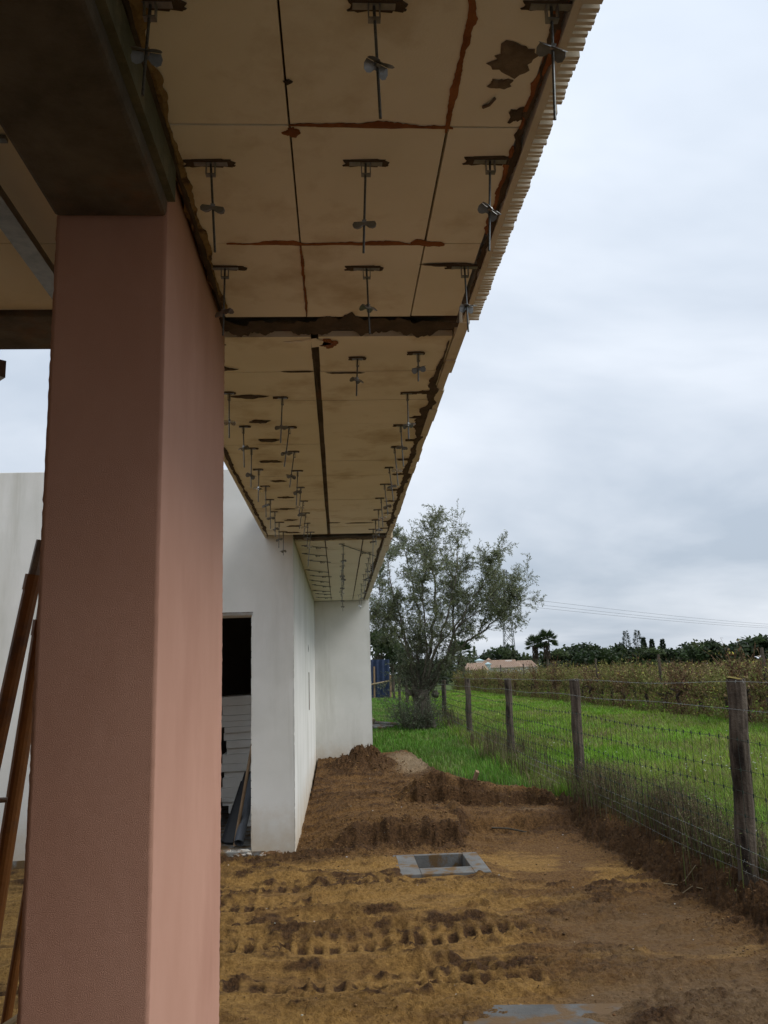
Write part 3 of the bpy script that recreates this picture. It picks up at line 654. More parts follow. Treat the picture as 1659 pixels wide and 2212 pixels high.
for i, y in enumerate([9.3, 9.77, 10.25, 10.8, 11.4, 12.0, 12.6, 13.45, 14.3]):
    hanger(.365+.015*math.sin(i*3), y, .365+.02*math.sin(i*4), 2.66, 2.75+.03*math.sin(i*2+1), 'thin hanger under the far eaves, %s from the pier in the outer row' % ordn(i+1), 'hangers under the far eaves', slot=False)
flat = [(-.34,8.71,-.1,8.84),(-.36,9.28,-.12,9.45),(-.32,9.83,-.08,10.0),(-.38,10.73,-.11,11.0),(-.34,11.36,-.08,11.5),(-.37,11.91,-.12,12.18),(-.35,12.52,-.1,12.84),(-.37,13.37,-.12,13.57),(-.34,13.9,-.11,14.04),(-.35,14.56,-.1,14.66),(.05,8.65,.46,9.6)]
for i, (xa, ya, xb, yb) in enumerate(flat):
    t = thing('ceiling_hanger', (xa, ya, ZS-.012), 'hanger rod bent flat against the far eaves, %s from the pier' % ordn(i+1) if i < 10 else 'long hanger rod bent flat slantwise across the far eaves boards', 'hanger', 'rods bent flat under the far eaves')
    b = MB(); b.tube([(xa, ya, ZS-.012), (xb, yb, ZS-.014)], .0045, 6); b.build('rod', M['rod'], t)
    xm, ym = xa+(xb-xa)*.6, ya+(yb-ya)*.6
    b = MB(); b.tube([(xm+.025*math.cos(a), ym+.045*math.sin(a), ZS-.016-.012*math.sin(a*2)**2) for a in np.linspace(0, 4.4, 9)], .0035, 5); b.build('spring_clip', M['rod'], t)
    b = MB(); b.box(xa-.03, xa+.03, ya-.008, ya+.008, ZS-.010, ZS-.003); b.build('bracket', M['galv'], t)

# metal channels under the left bay
def channel(name, p0, p1, wd, ht, label, mat):
    p0 = Vector(p0); p1 = Vector(p1); d = (p1-p0).normalized(); s = d.cross(Vector((0, 0, 1))).normalized(); up = s.cross(d); t = .0016; lp = .01
    prof = [(-wd/2+lp, ht), (-wd/2, ht), (-wd/2, 0), (wd/2, 0), (wd/2, ht), (wd/2-lp, ht)]
    inner = [(-wd/2+lp, ht-t), (-wd/2+t, ht-t), (-wd/2+t, t), (wd/2-t, t), (wd/2-t, ht-t), (wd/2-lp, ht-t)]
    ring = prof+inner[::-1]; n = len(ring); tt = thing(name, tuple(p0), label, 'metal channel')
    b = MB(); b.add([p0+s*q[0]+up*q[1] for q in ring]+[p1+s*q[0]+up*q[1] for q in ring], [(i, (i+1) % n, n+(i+1) % n, n+i) for i in range(n)]+[(i, i+1, n-2-i, n-1-i) for i in range(5)]+[(n+i, n+n-1-i, n+n-2-i, n+i+1) for i in range(5)])
    b.build('profile', mat, tt); return tt
ch = channel('furring_channel', (-.86, .9, 2.79), (-.885, 2.88, 2.79), .06, .028, 'grey metal furring channel slung under the ceiling beside the column', M['galv'])
h = MB(); h.tube([(-.835, 1.93, 2.815), (-.835, 1.93, 2.893)], .0045, 8); h.build('suspension_rod', M['rod'], ch)
h = MB(); h.box(-.875, -.805, 1.92, 1.94, 2.893, 2.9035); h.build('suspension_bracket', M['galv'], ch)
h = MB(); h.tube([(-.86, 1.2, 2.815), (-.86, 1.2, 2.9035)], .0045, 8); h.build('suspension_rod', M['rod'], ch)
c2 = channel('gutter_channel', (-1.05, 2.58, 2.50), (-2.1, 1.6, 2.50), .085, .055, 'open end of a grey metal channel hanging against the sky', M['galv'])
for q in (.35, .85):
    p = Vector((-1.05, 2.58, 2.50)).lerp(Vector((-2.1, 1.6, 2.50)), q)
    h = MB(); h.tube([(p.x, p.y, 2.502), (p.x, p.y, 2.906)], .0045, 8); h.build('suspension_rod', M['rod'], c2)

# ------------------------------------------------------------------ shoring props leaning beside the column
def prop(pts_outer, inner_top, r, label, pin=None, inner=True):
    a, b = Vector(pts_outer[0]), Vector(pts_outer[1])
    t = thing('shoring_prop', (b.x, b.y, b.z), label, 'steel prop', 'shoring props behind the column')
    m = MB(); m.tube([a, a+(b-a)*.5, b], r, 14); m.build('outer_tube', M['prop'], t, smooth=False)
    if inner:
        m = MB(); m.tube([a+(b-a)*.02, Vector(inner_top)], r*.80, 12); m.build('inner_tube', M['steel_dark'], t)
        d = (b-a).normalized(); m = MB(); m.tube([a-d*.012, a+d*.05], r*1.12, 14); m.build('collar', M['prop'], t)
    if pin is not None:
        q = a+(b-a)*pin; m = MB(); m.tube([q+Vector((-.01, 0, 0)), q+Vector((.075, .02, .0))], .010, 8); m.build('pin', M['steel_dark'], t)
    d = (b-a).normalized(); m = MB(); m.box(b.x-.06, b.x+.06, b.y-.06, b.y+.06, b.z-.008, b.z); m.build('foot_plate', M['steel_dark'], t)
def on_line(p, q, z):
    p = Vector(p); q = Vector(q); t = (z-p.z)/(q.z-p.z); return p+(q-p)*t
gl = -.03
pA0, pA1 = (-1.206, 3.40, 1.975), (-1.300, 3.40, 1.399); fA = on_line(pA0, pA1, gl)
prop((pA0, (fA.x, fA.y, fA.z)), (-1.178, 3.40, 2.125), .030, 'tallest rusty orange steel prop leaning left of the column', pin=.42)
pB0, pB1 = (-1.187, 3.46, 1.80), (-1.270, 3.46, 1.022); fB = on_line(pB0, pB1, gl)
prop((pB0, (fB.x, fB.y, fB.z)), (-1.172, 3.46, 1.95), .030, 'darker orange steel prop nested between the tall prop and the column', pin=None)
pC0, pC1 = (-1.180, 3.52, 1.02), (-1.252, 3.52, .441); fC = on_line(pC0, pC1, gl)
prop((pC0, (fC.x, fC.y, fC.z)), None, .0185, 'thin short rusty tube leaning lowest behind the column', inner=False)
t = thing('plastic_sheet', (-1.10, 3.62, -.03), 'crumpled black plastic sheet slumped behind the foot of the column', 'plastic sheet')
V = []; F = []; nu, nv = 14, 16
for j in range(nv+1):
    for i in range(nu+1):
        a, b = i/nu, j/nv; ww = .30*(1-.55*b)
        V.append((-1.12+(a-.5)*ww+.03*math.sin(7*b+3*a), 3.62+.10*math.sin(a*5+b*3)*(.3+.7*b)*.4+.03*math.sin(13*a), -.06+.72*b+.02*math.sin(9*a)))
for j in range(nv):
    for i in range(nu): F.append((j*(nu+1)+i, j*(nu+1)+i+1, (j+1)*(nu+1)+i+1, (j+1)*(nu+1)+i))
b = MB(); b.v = V; b.f = F; o = b.build('sheet', M['black_pl'], t, smooth=True); o.modifiers.new('thickness', 'SOLIDIFY').thickness = .003
w = MB(); w.tube([(-1.34, 3.30, .30), (-1.02, 3.5, .46), (-.80, 3.62, .57)], [.013, .014, .012], 8)
w.v = [(x, y, z) for x, y, z in w.v]; o = w.build('wooden_stick', M['straw'], None); tag(o, 'pale bare wooden stick poking out low beside the column', 'stick')

# ------------------------------------------------------------------ things in the doorway
ztop = .012; nb = 0; lay = []
while ztop < 1.30:
    th = random.choice([.04, .05, .06, .06, .08, .10]); lay.append((ztop, th)); ztop += th+.0015
for i, (z, th) in enumerate(reversed(lay)):
    x0 = -1.27+random.uniform(-.02, .03)+(.05 if i in (4, 5, 6, 7) else 0)+(.08 if i >= len(lay)-3 else 0); x1 = x0+.53+random.uniform(-.02, .02); y0 = 9.5+random.uniform(-.03, .03)
    b = MB(); b.box(x0, min(x1, -.705), y0, y0+1.1, z, z+th, Matrix.Translation((-1, 10, 0)) @ Matrix.Rotation(random.uniform(-.02, .02), 4, 'Z') @ Matrix.Rotation(-.03 if z > .2 else -.0, 4, 'Y') @ Matrix.Translation((1, -10, 0)) if z > .2 else None)
    o = b.build('insulation_board', M['board'], None, loc=(-1.0, 10.0, z), bevel=.004)
    tag(o, 'white foam board in the doorway stack, %s from the top' % ordn(i+1), 'foam board', 'foam boards stacked in the doorway')
w = MB()
def lean_tube(name, a, b, r, mat, label, cat_, hollow=False, rect=None):
    m = MB(); a = Vector(a); b = Vector(b)
    if rect:
        d = (b-a); ln = d.length; q = d.to_track_quat('Z', 'Y').to_matrix().to_4x4(); m.box(-rect[0]/2, rect[0]/2, -rect[1]/2, rect[1]/2, 0, ln, Matrix.Translation(a) @ q)
    elif hollow:
        d = (b-a).normalized(); n = 18; u = d.cross(Vector((0, 0, 1))).normalized(); v = d.cross(u); P = []
        for (c, rad) in ((a, r), (b, r), (b, r*.9), (a, r*.9)):
            for k in range(n): P.append(c+(u*math.cos(2*math.pi*k/n)+v*math.sin(2*math.pi*k/n))*rad)
        m.add(P, [(j*n+k, j*n+(k+1) % n, ((j+1) % 4)*n+(k+1) % n, ((j+1) % 4)*n+k) for j in range(4) for k in range(n)])
    else: m.tube([a, b], r, 10)
    o = m.build(name, mat, None, loc=tuple(a)); tag(o, label, cat_); return o
lean_tube('drain_pipe', (-.955, 8.28, .07), (-.875, 8.86, .60), .044, M['pipe'], 'dark grey plastic drain pipe leaning in the doorway, open end forward', 'pipe', hollow=True)
lean_tube('broom_handle', (-1.00, 8.34, .03), (-.855, 8.62, .98), .016, M['wood'], 'brown wooden pole leaning across the doorway stack', 'pole')
lean_tube('dark_plank', (-1.075, 8.50, .03), (-.935, 9.0, .62), .03, M['black_pl'], 'black plank leaning against the foam stack, nearer the pole', 'plank', rect=(.09, .03))
lean_tube('dark_plank', (-1.13, 8.56, .03), (-1.00, 9.06, .52), .03, M['black_pl'], 'shorter black plank leaning furthest left in the doorway', 'plank', rect=(.05, .03))

# ------------------------------------------------------------------ manhole and buried slab
mh = thing('manhole', (.82, 7.52, -.5), 'square grey concrete inspection pit with open rectangular mouth', 'manhole')
m = MB(); X0, X1, Y0, Y1 = .445, 1.195, 7.145, 7.905; h0, h1, k0, k1 = .63, 1.06, 7.36, 7.86
zt = -.018
for bx in ((X0, h0, Y0, Y1), (h1, X1, Y0, Y1), (h0, h1, Y0, k0), (h0, h1, k1, Y1)): m.box(*bx, -.5, zt)
m.build('rim', M['pit'], mh, bevel=.006)
m = MB(); m.box(h0, h1, k0, k1, -.5, -.42); m.build('pit_floor', M['pit'], mh)
sl = MB(); sl.box(.52, 1.30, 3.6, 4.44, -.30, -.036, Matrix.Translation((.9, 4.0, 0)) @ Matrix.Rotation(-.10, 4, 'Z') @ Matrix.Translation((-.9, -4.0, 0)))
o = sl.build('concrete_cover', M['cover'], None, bevel=.008); tag(o, 'grey concrete cover half buried in mud at the bottom edge', 'concrete cover')

# loose clods, pebbles and straw on the soil
parts = []; cl = []
def clods(n, xr, yr, s0, s1, cond=None):
    x = RNG.uniform(*xr, n); y = RNG.uniform(*yr, n)
    if cond is not None: k = cond(x, y); x = x[k]; y = y[k]
    return x, y, RNG.uniform(s0, s1, len(x))
ico = np.array([(0,0,1),(.89,0,.45),(.28,.85,.45),(-.72,.53,.45),(-.72,-.53,.45),(.28,-.85,.45),(.72,.53,-.45),(-.28,.85,-.45),(-.89,0,-.45),(-.28,-.85,-.45),(.72,-.53,-.45),(0,0,-1)])
icf = np.array([(0,1,2),(0,2,3),(0,3,4),(0,4,5),(0,5,1),(1,6,2),(2,7,3),(3,8,4),(4,9,5),(5,10,1),(2,6,7),(3,7,8),(4,8,9),(5,9,10),(1,10,6),(6,11,7),(7,11,8),(8,11,9),(9,11,10),(10,11,6)])
def clod_mesh(x, y, s, cols):
    z = gz(x, y); n = len(x); k = RNG.uniform(.6, 1.25, (n, 12, 1)); V = ico[None]*k*(s[:, None, None]*np.array([1, 1, .55]))
    V = V+np.stack([x, y, z+s*.05], 1)[:, None]; F = icf[None]+(np.arange(n)*12)[:, None, None]
    return V.reshape(-1, 3), F.reshape(-1, 3), np.repeat(pick(cols, n), 12, 0)
soilc = [(.11, .06, .026), (.15, .083, .034), (.20, .115, .045), (.08, .045, .02)]
sets = []
for (n, xr, yr, a, b) in [(9000, (-1.1, 3.0), (3.9, 8.2), .0015, .005), (260, (-1.1, 3.0), (3.9, 8.2), .005, .012), (1500, (-.4, 1.2), (7.9, 9.0), .003, .012), (900, (.6, 2.5), (9.9, 10.9), .004, .018), (700, (-.2, 1.1), (13.6, 15.0), .005, .02), (1500, (2.2, 3.0), (4.5, 10.2), .003, .012), (900, (-.4, 1.4), (9, 13.5), .003, .012)]:
    x, y, s = clods(n, xr, yr, a, b, lambda x, y: (grass_mask(x, y) < .4) & ~((x > .43) & (x < 1.21) & (y > 7.13) & (y < 7.92)) & ~((x < -.4) & (y > 8.15)))
    sets.append(clod_mesh(x, y, s, soilc))
x, y, s = clods(150, (-1.0, 3.0), (4, 14), .003, .009, lambda x, y: (grass_mask(x, y) < .4) & ~((x < -.4) & (y > 8.1)))
sets.append(clod_mesh(x, y, s, [(.5, .48, .43), (.4, .36, .3)]))
V, F, Cc = cat(sets)
o = put('clods', mesh_np('clods', V, F, Cc), col_mat('clod_colours', .95, 0)); tag(o, 'loose crumbs of soil and pebbles over the dug ground', 'soil crumbs', kind='stuff')
for (a, b, lab) in [((2.38, 6.55), (2.62, 6.50), 'pale cut straw stalk lying on the bank foot, upper of two'), ((2.42, 6.33), (2.56, 6.25), 'pale straw stalk on the bank foot, lower of two')]:
    m = MB(); m.tube([(a[0], a[1], gz1(*a)+.006), ((a[0]+b[0])/2, (a[1]+b[1])/2, gz1((a[0]+b[0])/2, (a[1]+b[1])/2)+.012), (b[0], b[1], gz1(*b)+.006)], .0035, 6); o = m.build('straw_stalk', M['straw'], None); tag(o, lab, 'straw')
m = MB(); m.box(-.02, .02, -.03, .03, 0, .13, Matrix.Translation((1.60, 10.5, gz1(1.60, 10.5)-.02)) @ Matrix.Rotation(.35, 4, 'X') @ Matrix.Rotation(.3, 4, 'Y')); o = m.build('wood_stub', M['wood'], None); tag(o, 'broken wooden stub sticking out of the spoil crest', 'wood stub')
m = MB(); m.tube([(1.55, 9.13, gz1(1.55, 9.13)+.02), (1.72, 9.10, gz1(1.72, 9.1)+.04), (1.88, 8.95, gz1(1.88, 8.95)+.012)], .009, 6); o = m.build('root', M['twig'], None); tag(o, 'dark bent root lying on the terrace of the cut', 'root')

# ------------------------------------------------------------------ fence
FX = 2.75
fence = thing('wire_fence', (FX, 14, 0), 'old post-and-wire fence with sheep netting between dirt and meadow', 'fence')
posts = [(5.83, 1.46, .064, .03, .016), (9.93, 1.445, .062, .0, .012), (13.9, 1.44, .060, .01, .006), (18.33, 1.415, .062, -.005, .008), (22.55, 1.37, .062, .02, .01), (26.8, 1.40, .06, 0, 0), (31.0, 1.42, .06, 0, .01), (35.2, 1.42, .06, 0, 0), (39.4, 1.42, .06, 0, 0), (43.6, 1.42, .06, 0, 0), (1.7, 1.46, .06, 0, 0)]
for i, (y, zt, r, ly, lx) in enumerate(posts):
    zb = gz1(FX, y)-.25; nseg = 9; m = MB(); P = []; R = []
    for k in range(nseg+1):
        q = k/nseg; z = zb+(zt-zb)*q
        P.append((FX-lx*3*(q-1)*-1*.5+.006*math.sin(k*1.7+i), y+ly*(1-q)*3+.006*math.cos(k*1.3+i*2), z)); R.append(r*(1.08-.12*q)*(1+.05*math.sin(k*2.3+i)))
    m.tube(P, R, 12); o = m.build('post', M['post'], fence)
    if i == 0: tag(o, 'thickest dark post with yellow lichen on its top'); m = MB(); m.tube([(P[-1][0], P[-1][1], zt-.004), (P[-1][0]+.003, P[-1][1], zt+.007)], [r*1.0, r*.8], 12); m.build('lichen_cap', M['lichen'], fence)
yend = 43.6
wires = [(1.44, 'w'), (1.27, 'w'), (1.06, 'm'), (.865, 'm'), (.72, 'm'), (.575, 'm'), (.47, 'm'), (.365, 'w'), (.28, 'w'), (.20, 'w')]
def wire_z(z, y):
    lift = .10*ss(13, 23, y); f = ((y-1.7) % 4.15)/4.15
    return z+float(lift)*(z < 1.2)-.012*math.sin(math.pi*f)+.008*math.sin(y*1.9+z*20)
for zi, kind in wires:
    ypts = np.arange(1.7, yend, .25); P = np.array([(FX-.075+.012*math.sin(y*1.3+zi*9), y, wire_z(zi, y)) for y in ypts])
    V, F = sticks(P[:-1], P[1:], .0016, .0016, 4); C_ = None
    if kind == 'w':
        bs = np.arange(3.5, 30, .11); A = np.array([(FX-.075+.012*math.sin(y*1.3+zi*9), y, wire_z(zi, y)) for y in bs]); d = RNG.normal(0, 1, A.shape); d[:, 1] *= .4; d /= np.linalg.norm(d, axis=1)[:, None]
        V2, F2 = sticks(A-d*.014, A+d*.014, .0016, .0016, 3); F = np.concatenate([F, F2+len(V)]); V = np.concatenate([V, V2])
    V = V-np.array(fence.location)
    put('barbed_wire' if kind == 'w' else 'netting_wire', mesh_np('wire', V, F), M['wire' if kind == 'w' else 'mesh_wire'], fence)
A = []; B = []; K = []
for y in np.arange(3.6, 30, .152):
    x = FX-.075; zz = [wire_z(z, y) for z, k in wires if z <= 1.06]; yv = y+.012*math.sin(y*7)
    for a, b in zip(zz[:-1], zz[1:]): A.append((x, yv+random.uniform(-.006, .006), a)); B.append((x, yv+random.uniform(-.006, .006), b))
    for q in zz[:6]: K.append((x, yv, q))
V, F = sticks(A, B, .0017, .0017, 3); K = np.array(K)
V2, F2 = sticks(K-[0, 0, .012], K+[0, 0, .012], .0052, .0052, 4)
V = np.concatenate([V, V2]); F = np.concatenate([F, F2+len(V)-len(V2)])
o = put('netting_stays', mesh_np('netting_stays', V-np.array(fence.location), F), M['mesh_wire'], fence); o['kind'] = 'stuff'

# ------------------------------------------------------------------ grass, weeds, flowers
def in_view(x, y, margin=.03):
    t = x/np.maximum(y, .1); return (t > -.42) & (t < .545+margin)
GRN = [(.145, .30, .018), (.17, .34, .024), (.115, .245, .016), (.21, .35, .038)]
OLV = [(.14, .20, .04), (.17, .19, .055), (.20, .18, .07)]
def scatter(n, y0, y1, x0, x1, power=1.0):
    # denser near, thinning with distance
    u = RNG.uniform(0, 1, n); y = y0*(y1/y0)**(u**power); x = RNG.uniform(0, 1, n)*(np.minimum(x1, y*.56)-x0)+x0
    return x, y
def grass_set(x, y, hmin, hmax, cols, wmul=1.0, lean=(.1, .7)):
    n = len(x); z = gz(x, y); d = np.hypot(x, y)
    H = RNG.uniform(hmin, hmax, n); Wd = RNG.uniform(.004, .008, n)*wmul*np.maximum(1, d/9)
    P = np.stack([x, y, z-.006], 1)
    c = pick(cols, n, .3); v = fbm(x*.6, y*.45, 4, 63); u = ss(.42, .62, fbm(x*.9+7, y*.5, 4, 64)); c = c*(.72+.62*v)[:, None]; c = c*(1-u[:, None])+u[:, None]*c*np.array([1.25, .95, 1.5]); H = H*(.7+.7*fbm(x*1.1, y*.9, 3, 65))
    return blades(P, H, Wd, RNG.uniform(*lean, n), RNG.uniform(0, 6.283, n), np.clip(c, 0, 1))
S = []
# meadow behind the fence
x, y = scatter(190000, 5.4, 60, 2.72, 9.4, .85); k = (grass_mask(x, y) > .5) & in_view(x, y); x, y = x[k], y[k]
pat = fbm(x*.5, y*.35, 4, 61); k1 = pat < .50
tall = 1+.9*ss(.5, .7, fbm(x*1.4, y*1.1, 3, 62))
a = grass_set(x[k1], y[k1], .05, .11, GRN); S.append(a)
S.append(grass_set(x[~k1], y[~k1], .05, .13, GRN+OLV, lean=(.2, .9)))
# turf on the house side of the fence
x, y = scatter(60000, 9.5, 46, .4, 2.8, .8); k = (grass_mask(x, y) > .45) & ~((x < .62) & (y < 20)); x, y = x[k], y[k]
S.append(grass_set(x, y, .05, .13, [(.095, .24, .024), (.12, .27, .03), (.08, .18, .022), (.15, .22, .05)], 1.1))
# longer tufts
x, y = scatter(1700, 6, 40, 2.75, 9.2); k = in_view(x, y) & (grass_mask(x, y) > .5); cx, cy = x[k], y[k]
tx = np.repeat(cx, 14)+RNG.normal(0, .045, len(cx)*14); ty = np.repeat(cy, 14)+RNG.normal(0, .045, len(cx)*14)
S.append(grass_set(tx, ty, .09, .2, GRN+OLV[:1], 1.0, (.3, 1.0)))
# green fringe on the fence line and lip of the bank
y = 5+RNG.uniform(0, 1, 13000)**1.3*20; xx = np.where(y < 10.5, top(y)-.02+RNG.normal(0, .10, len(y)), 2.75+RNG.normal(0, .16, len(y))); k = grass_mask(xx, y) > .2
S.append(grass_set(xx[k], y[k], .09, .24, GRN+[(.16, .2, .05), (.24, .22, .1)], .8, (.2, .9)))
V, F, Cc = cat(S)
o = put('grass', mesh_np('grass', V, F, Cc), M['leafcol']); tag(o, 'short bright green meadow grass on both sides of the fence', 'grass', kind='stuff')
# dry brown weeds along the fence
S = []
DRY = [(.09, .06, .038), (.13, .09, .055), (.065, .045, .03), (.19, .15, .095), (.11, .12, .045), (.12, .16, .04)]
cy = 5.2+RNG.uniform(0, 1, 300)**1.25*19; cx = np.where(cy < 10.3, 2.92+RNG.normal(0, .10, 300), 2.78+RNG.normal(0, .16, 300))
ex = RNG.uniform(6.2, 9.7, 70); cy = np.concatenate([cy, ex]); cx = np.concatenate([cx, top(ex)-.05+RNG.normal(0, .09, 70)]); dens = np.maximum(fbm(cy*1.1, cy*0, 3, 77), np.where((cy > 6.3) & (cy < 9.7), .38+.36*fbm(cy*2.3, cy*0+3, 2, 78), 0)); k = dens > .46; cx, cy, dn = cx[k], cy[k], dens[k]
n = 26; x = np.repeat(cx, n)+RNG.normal(0, .07, len(cx)*n); y = np.repeat(cy, n)+RNG.normal(0, .11, len(cx)*n); hh = np.repeat(.22+.9*np.clip(dn-.4, 0, .4), n)*RNG.uniform(.45, 1.15, len(x))
P = np.stack([x, y, gz(x, y)-.02], 1)
S.append(blades(P, hh, RNG.uniform(.003, .006, len(x))*np.maximum(1, y/8), RNG.uniform(.0, .35, len(x)), RNG.uniform(0, 6.28, len(x)), pick(DRY, len(x), .3)))
nl = 22000; i = RNG.integers(0, len(x), nl); t = RNG.uniform(.3, 1, nl); LP = P[i]+np.stack([RNG.normal(0, .03, nl), RNG.normal(0, .03, nl), hh[i]*t], 1); LD = RNG.normal(0, 1, (nl, 3)); LD[:, 2] += .6
S.append(leaves(LP, LD, RNG.normal(0, 1, (nl, 3)), RNG.uniform(.012, .035, nl), RNG.uniform(.004, .008, nl), pick(DRY, nl, .3)))
V, F, Cc = cat(S)
o = put('weeds', mesh_np('weeds', V, F, Cc), M['drycol']); tag(o, 'tall dry dark brown weeds along the foot of the fence', 'weeds', kind='stuff')
# small white flowers
fx, fy = scatter(260, 6, 16, 3.1, 8.5); k = in_view(fx, fy) & (fbm(fx*.7, fy*.7, 2, 81) > .5); fx, fy = fx[k], fy[k]; S = []
for q in range(5):
    n = len(fx); a = 2*math.pi*q/5; P = np.stack([fx, fy, gz(fx, fy)+.12], 1); D = np.tile([math.cos(a), math.sin(a), .4], (n, 1)); S.append(leaves(P, D, np.tile([0, 0, 1.], (n, 1)), np.full(n, .017), np.full(n, .012), np.full((n, 3), .7)))
V, F, Cc = cat(S); o = put('meadow_flowers', mesh_np('meadow_flowers', V, F, Cc), M['leafcol']); tag(o, 'tiny white flowers dotted in the meadow', 'flowers', kind='stuff')

# ------------------------------------------------------------------ olive tree
TY = 20.5; TX = 1.98; TB = gz1(TX, TY)
olive = thing('olive_tree', (TX, TY, TB), 'gnarled grey-green olive tree beside the fence with leafy suckers at its foot', 'tree')
rs = np.random.default_rng(5)
m = MB()
def limb(P, r0, r1, n=9, jit=.03):
    P = [np.array(p, float) for p in P]; Q = []
    for a, b in zip(P[:-1], P[1:]):
        k = max(2, int(np.linalg.norm(b-a)/.16))
        for i in range(k): Q.append(a+(b-a)*i/k)
    Q.append(P[-1]); Q = np.array(Q)
    for _ in range(2): Q[1:-1] = (Q[:-2]+2*Q[1:-1]+Q[2:])/4
    Q[1:-1] += rs.normal(0, jit, Q[1:-1].shape)*np.linspace(1, .6, len(Q)-2)[:, None]
    R = r0+(r1-r0)*np.linspace(0, 1, len(Q))**.8
    m.tube([tuple(q) for q in Q], [float(x*(1+rs.uniform(-.08, .08))) for x in R], n); return Q, R
limb([(TX+.05, TY, TB-.15), (TX+.03, TY, TB+.25), (TX-.05, TY, TB+.6), (TX-.04, TY, TB+.95)], .25, .19, 14, .02)
for a in range(6):
    th = a*1.05+.4; limb([(TX+.34*math.cos(th), TY+.34*math.sin(th), TB-.08), (TX+.2*math.cos(th), TY+.2*math.sin(th), TB+.16), (TX+.08*math.cos(th)-.02, TY+.08*math.sin(th), TB+.7)], .07, .10, 8, .02)
for a in range(7):
    m2 = (TX-.05+rs.normal(0, .12), TY+rs.normal(0, .12), TB+.85+rs.normal(0, .12)); limb([m2, (m2[0]+rs.normal(0, .05), m2[1]+rs.normal(0, .05), m2[2]+.12)], .10, .07, 8, .02)
LB = []
def sq(p):
    x, y, z = p
    if z > 1.5: x = 2.15+(x-2.15)*(1-.13*min(1, (z-1.5)/1.2)); z = z if z < 2.3 else 2.3+(z-2.3)*.80
    return (x, y, z)
def add(P, r0, r1): LB.append(limb([sq(p) for p in P], r0*.82, r1*.8))
h = TB+.95
add([(1.92, TY, h-.1), (1.80, TY-.1, 1.7), (1.70, TY-.2, 2.14), (1.45, TY-.3, 2.45), (1.20, TY-.3, 2.55), (.88, TY-.4, 2.95)], .055, .014)
add([(2.0, TY, h-.1), (2.10, TY+.05, 1.7), (2.28, TY, 2.5), (2.41, TY-.1, 3.2), (2.40, TY-.1, 4.24), (2.26, TY, 5.1), (2.44, TY, 5.65)], .075, .010)
add([(2.08, TY, h-.1), (2.45, TY+.1, 1.5), (2.80, TY+.1, 2.0), (2.95, TY+.2, 2.35), (2.90, TY+.3, 3.0), (3.05, TY+.3, 3.8), (3.2, TY+.4, 4.4)], .07, .012)
add([(2.78, TY+.1, 1.95), (3.02, TY-.1, 2.28), (3.25, TY-.2, 2.32), (3.54, TY-.3, 2.50), (3.85, TY-.4, 2.72), (4.05, TY-.4, 3.0), (4.3, TY-.5, 3.25)], .05, .010)
add([(1.95, TY, h-.1), (1.88, TY+.2, 2.0), (2.0, TY+.4, 3.0), (1.83, TY+.5, 4.1), (1.62, TY+.4, 5.2)], .06, .010)
add([(1.90, TY, h), (1.62, TY-.4, 2.0), (1.35, TY-.6, 3.0), (1.15, TY-.7, 3.9), (1.05, TY-.7, 4.5)], .05, .010)
add([(2.10, TY, h), (2.6, TY-.4, 2.0), (3.1, TY-.6, 3.1), (3.6, TY-.7, 4.0), (4.05, TY-.7, 4.55)], .05, .010)
add([(2.02, TY, h), (2.3, TY-.5, 2.1), (2.7, TY-.8, 3.2), (2.9, TY-.9, 4.2), (2.95, TY-.8, 4.9)], .045, .010)
add([(1.95, TY, h), (1.75, TY+.5, 1.9), (1.3, TY+.8, 2.7), (.95, TY+.9, 3.5), (.9, TY+.8, 4.2)], .045, .010)
add([(2.05, TY, h), (2.4, TY+.6, 2.1), (3.1, TY+.9, 2.9), (3.8, TY+1.0, 3.5), (4.3, TY+.9, 3.9)], .045, .010)
add([(2.0, TY, h), (2.05, TY-.5, 2.2), (1.95, TY-.8, 3.4), (2.1, TY-.8, 4.6)], .04, .009)
add([(2.6, TY+.05, 1.8), (2.75, TY-.3, 2.5), (3.2, TY-.5, 2.9), (3.7, TY-.7, 3.25), (4.2, TY-.7, 3.6)], .035, .008)
add([(2.9, TY+.2, 2.6), (3.2, TY+.5, 3.1), (3.6, TY+.4, 3.5), (3.9, TY+.3, 4.1)], .03, .008)
add([(3.5, TY-.3, 2.5), (3.75, TY-.1, 2.9), (3.85, TY, 3.4)], .025, .008)
trunk = m.build('trunk', M['bark'], olive, smooth=True)
A = []; B = []; RA = []; RB = []; LP = []; LD = []
def unit(v): return v/(np.linalg.norm(v)+1e-9)
def leaf_run(p, q, n):
    d = unit(q-p)
    for i in range(n):
        t = rs.uniform(.05, 1.08); s = rs.normal(0, 1, 3); s = unit(s-d*s.dot(d)); LP.append(p+(q-p)*t); LD.append(unit(d*.75+s*.8))
def twig(p, d, ln, r, depth, leafy):
    segs = 3; q = p
    for i in range(segs):
        d = unit(d+rs.normal(0, .22, 3)+np.array([0, 0, .05])); e = q+d*ln/segs; A.append(q); B.append(e); RA.append(r*(1-.25*i)); RB.append(r*(1-.25*(i+1)))
        if depth > 0:
            for _ in range(2):
                s = rs.normal(0, 1, 3); s = unit(s-d*s.dot(d)); twig(q+(e-q)*rs.uniform(0, 1), unit(d*.75+s*.85), ln*rs.uniform(.42, .72), r*.5, depth-1, leafy)
        if depth <= 1 and leafy: leaf_run(q, e, int(4 if depth == 0 else 3))
        q = e
centre = np.array([2.35, TY, 2.6])
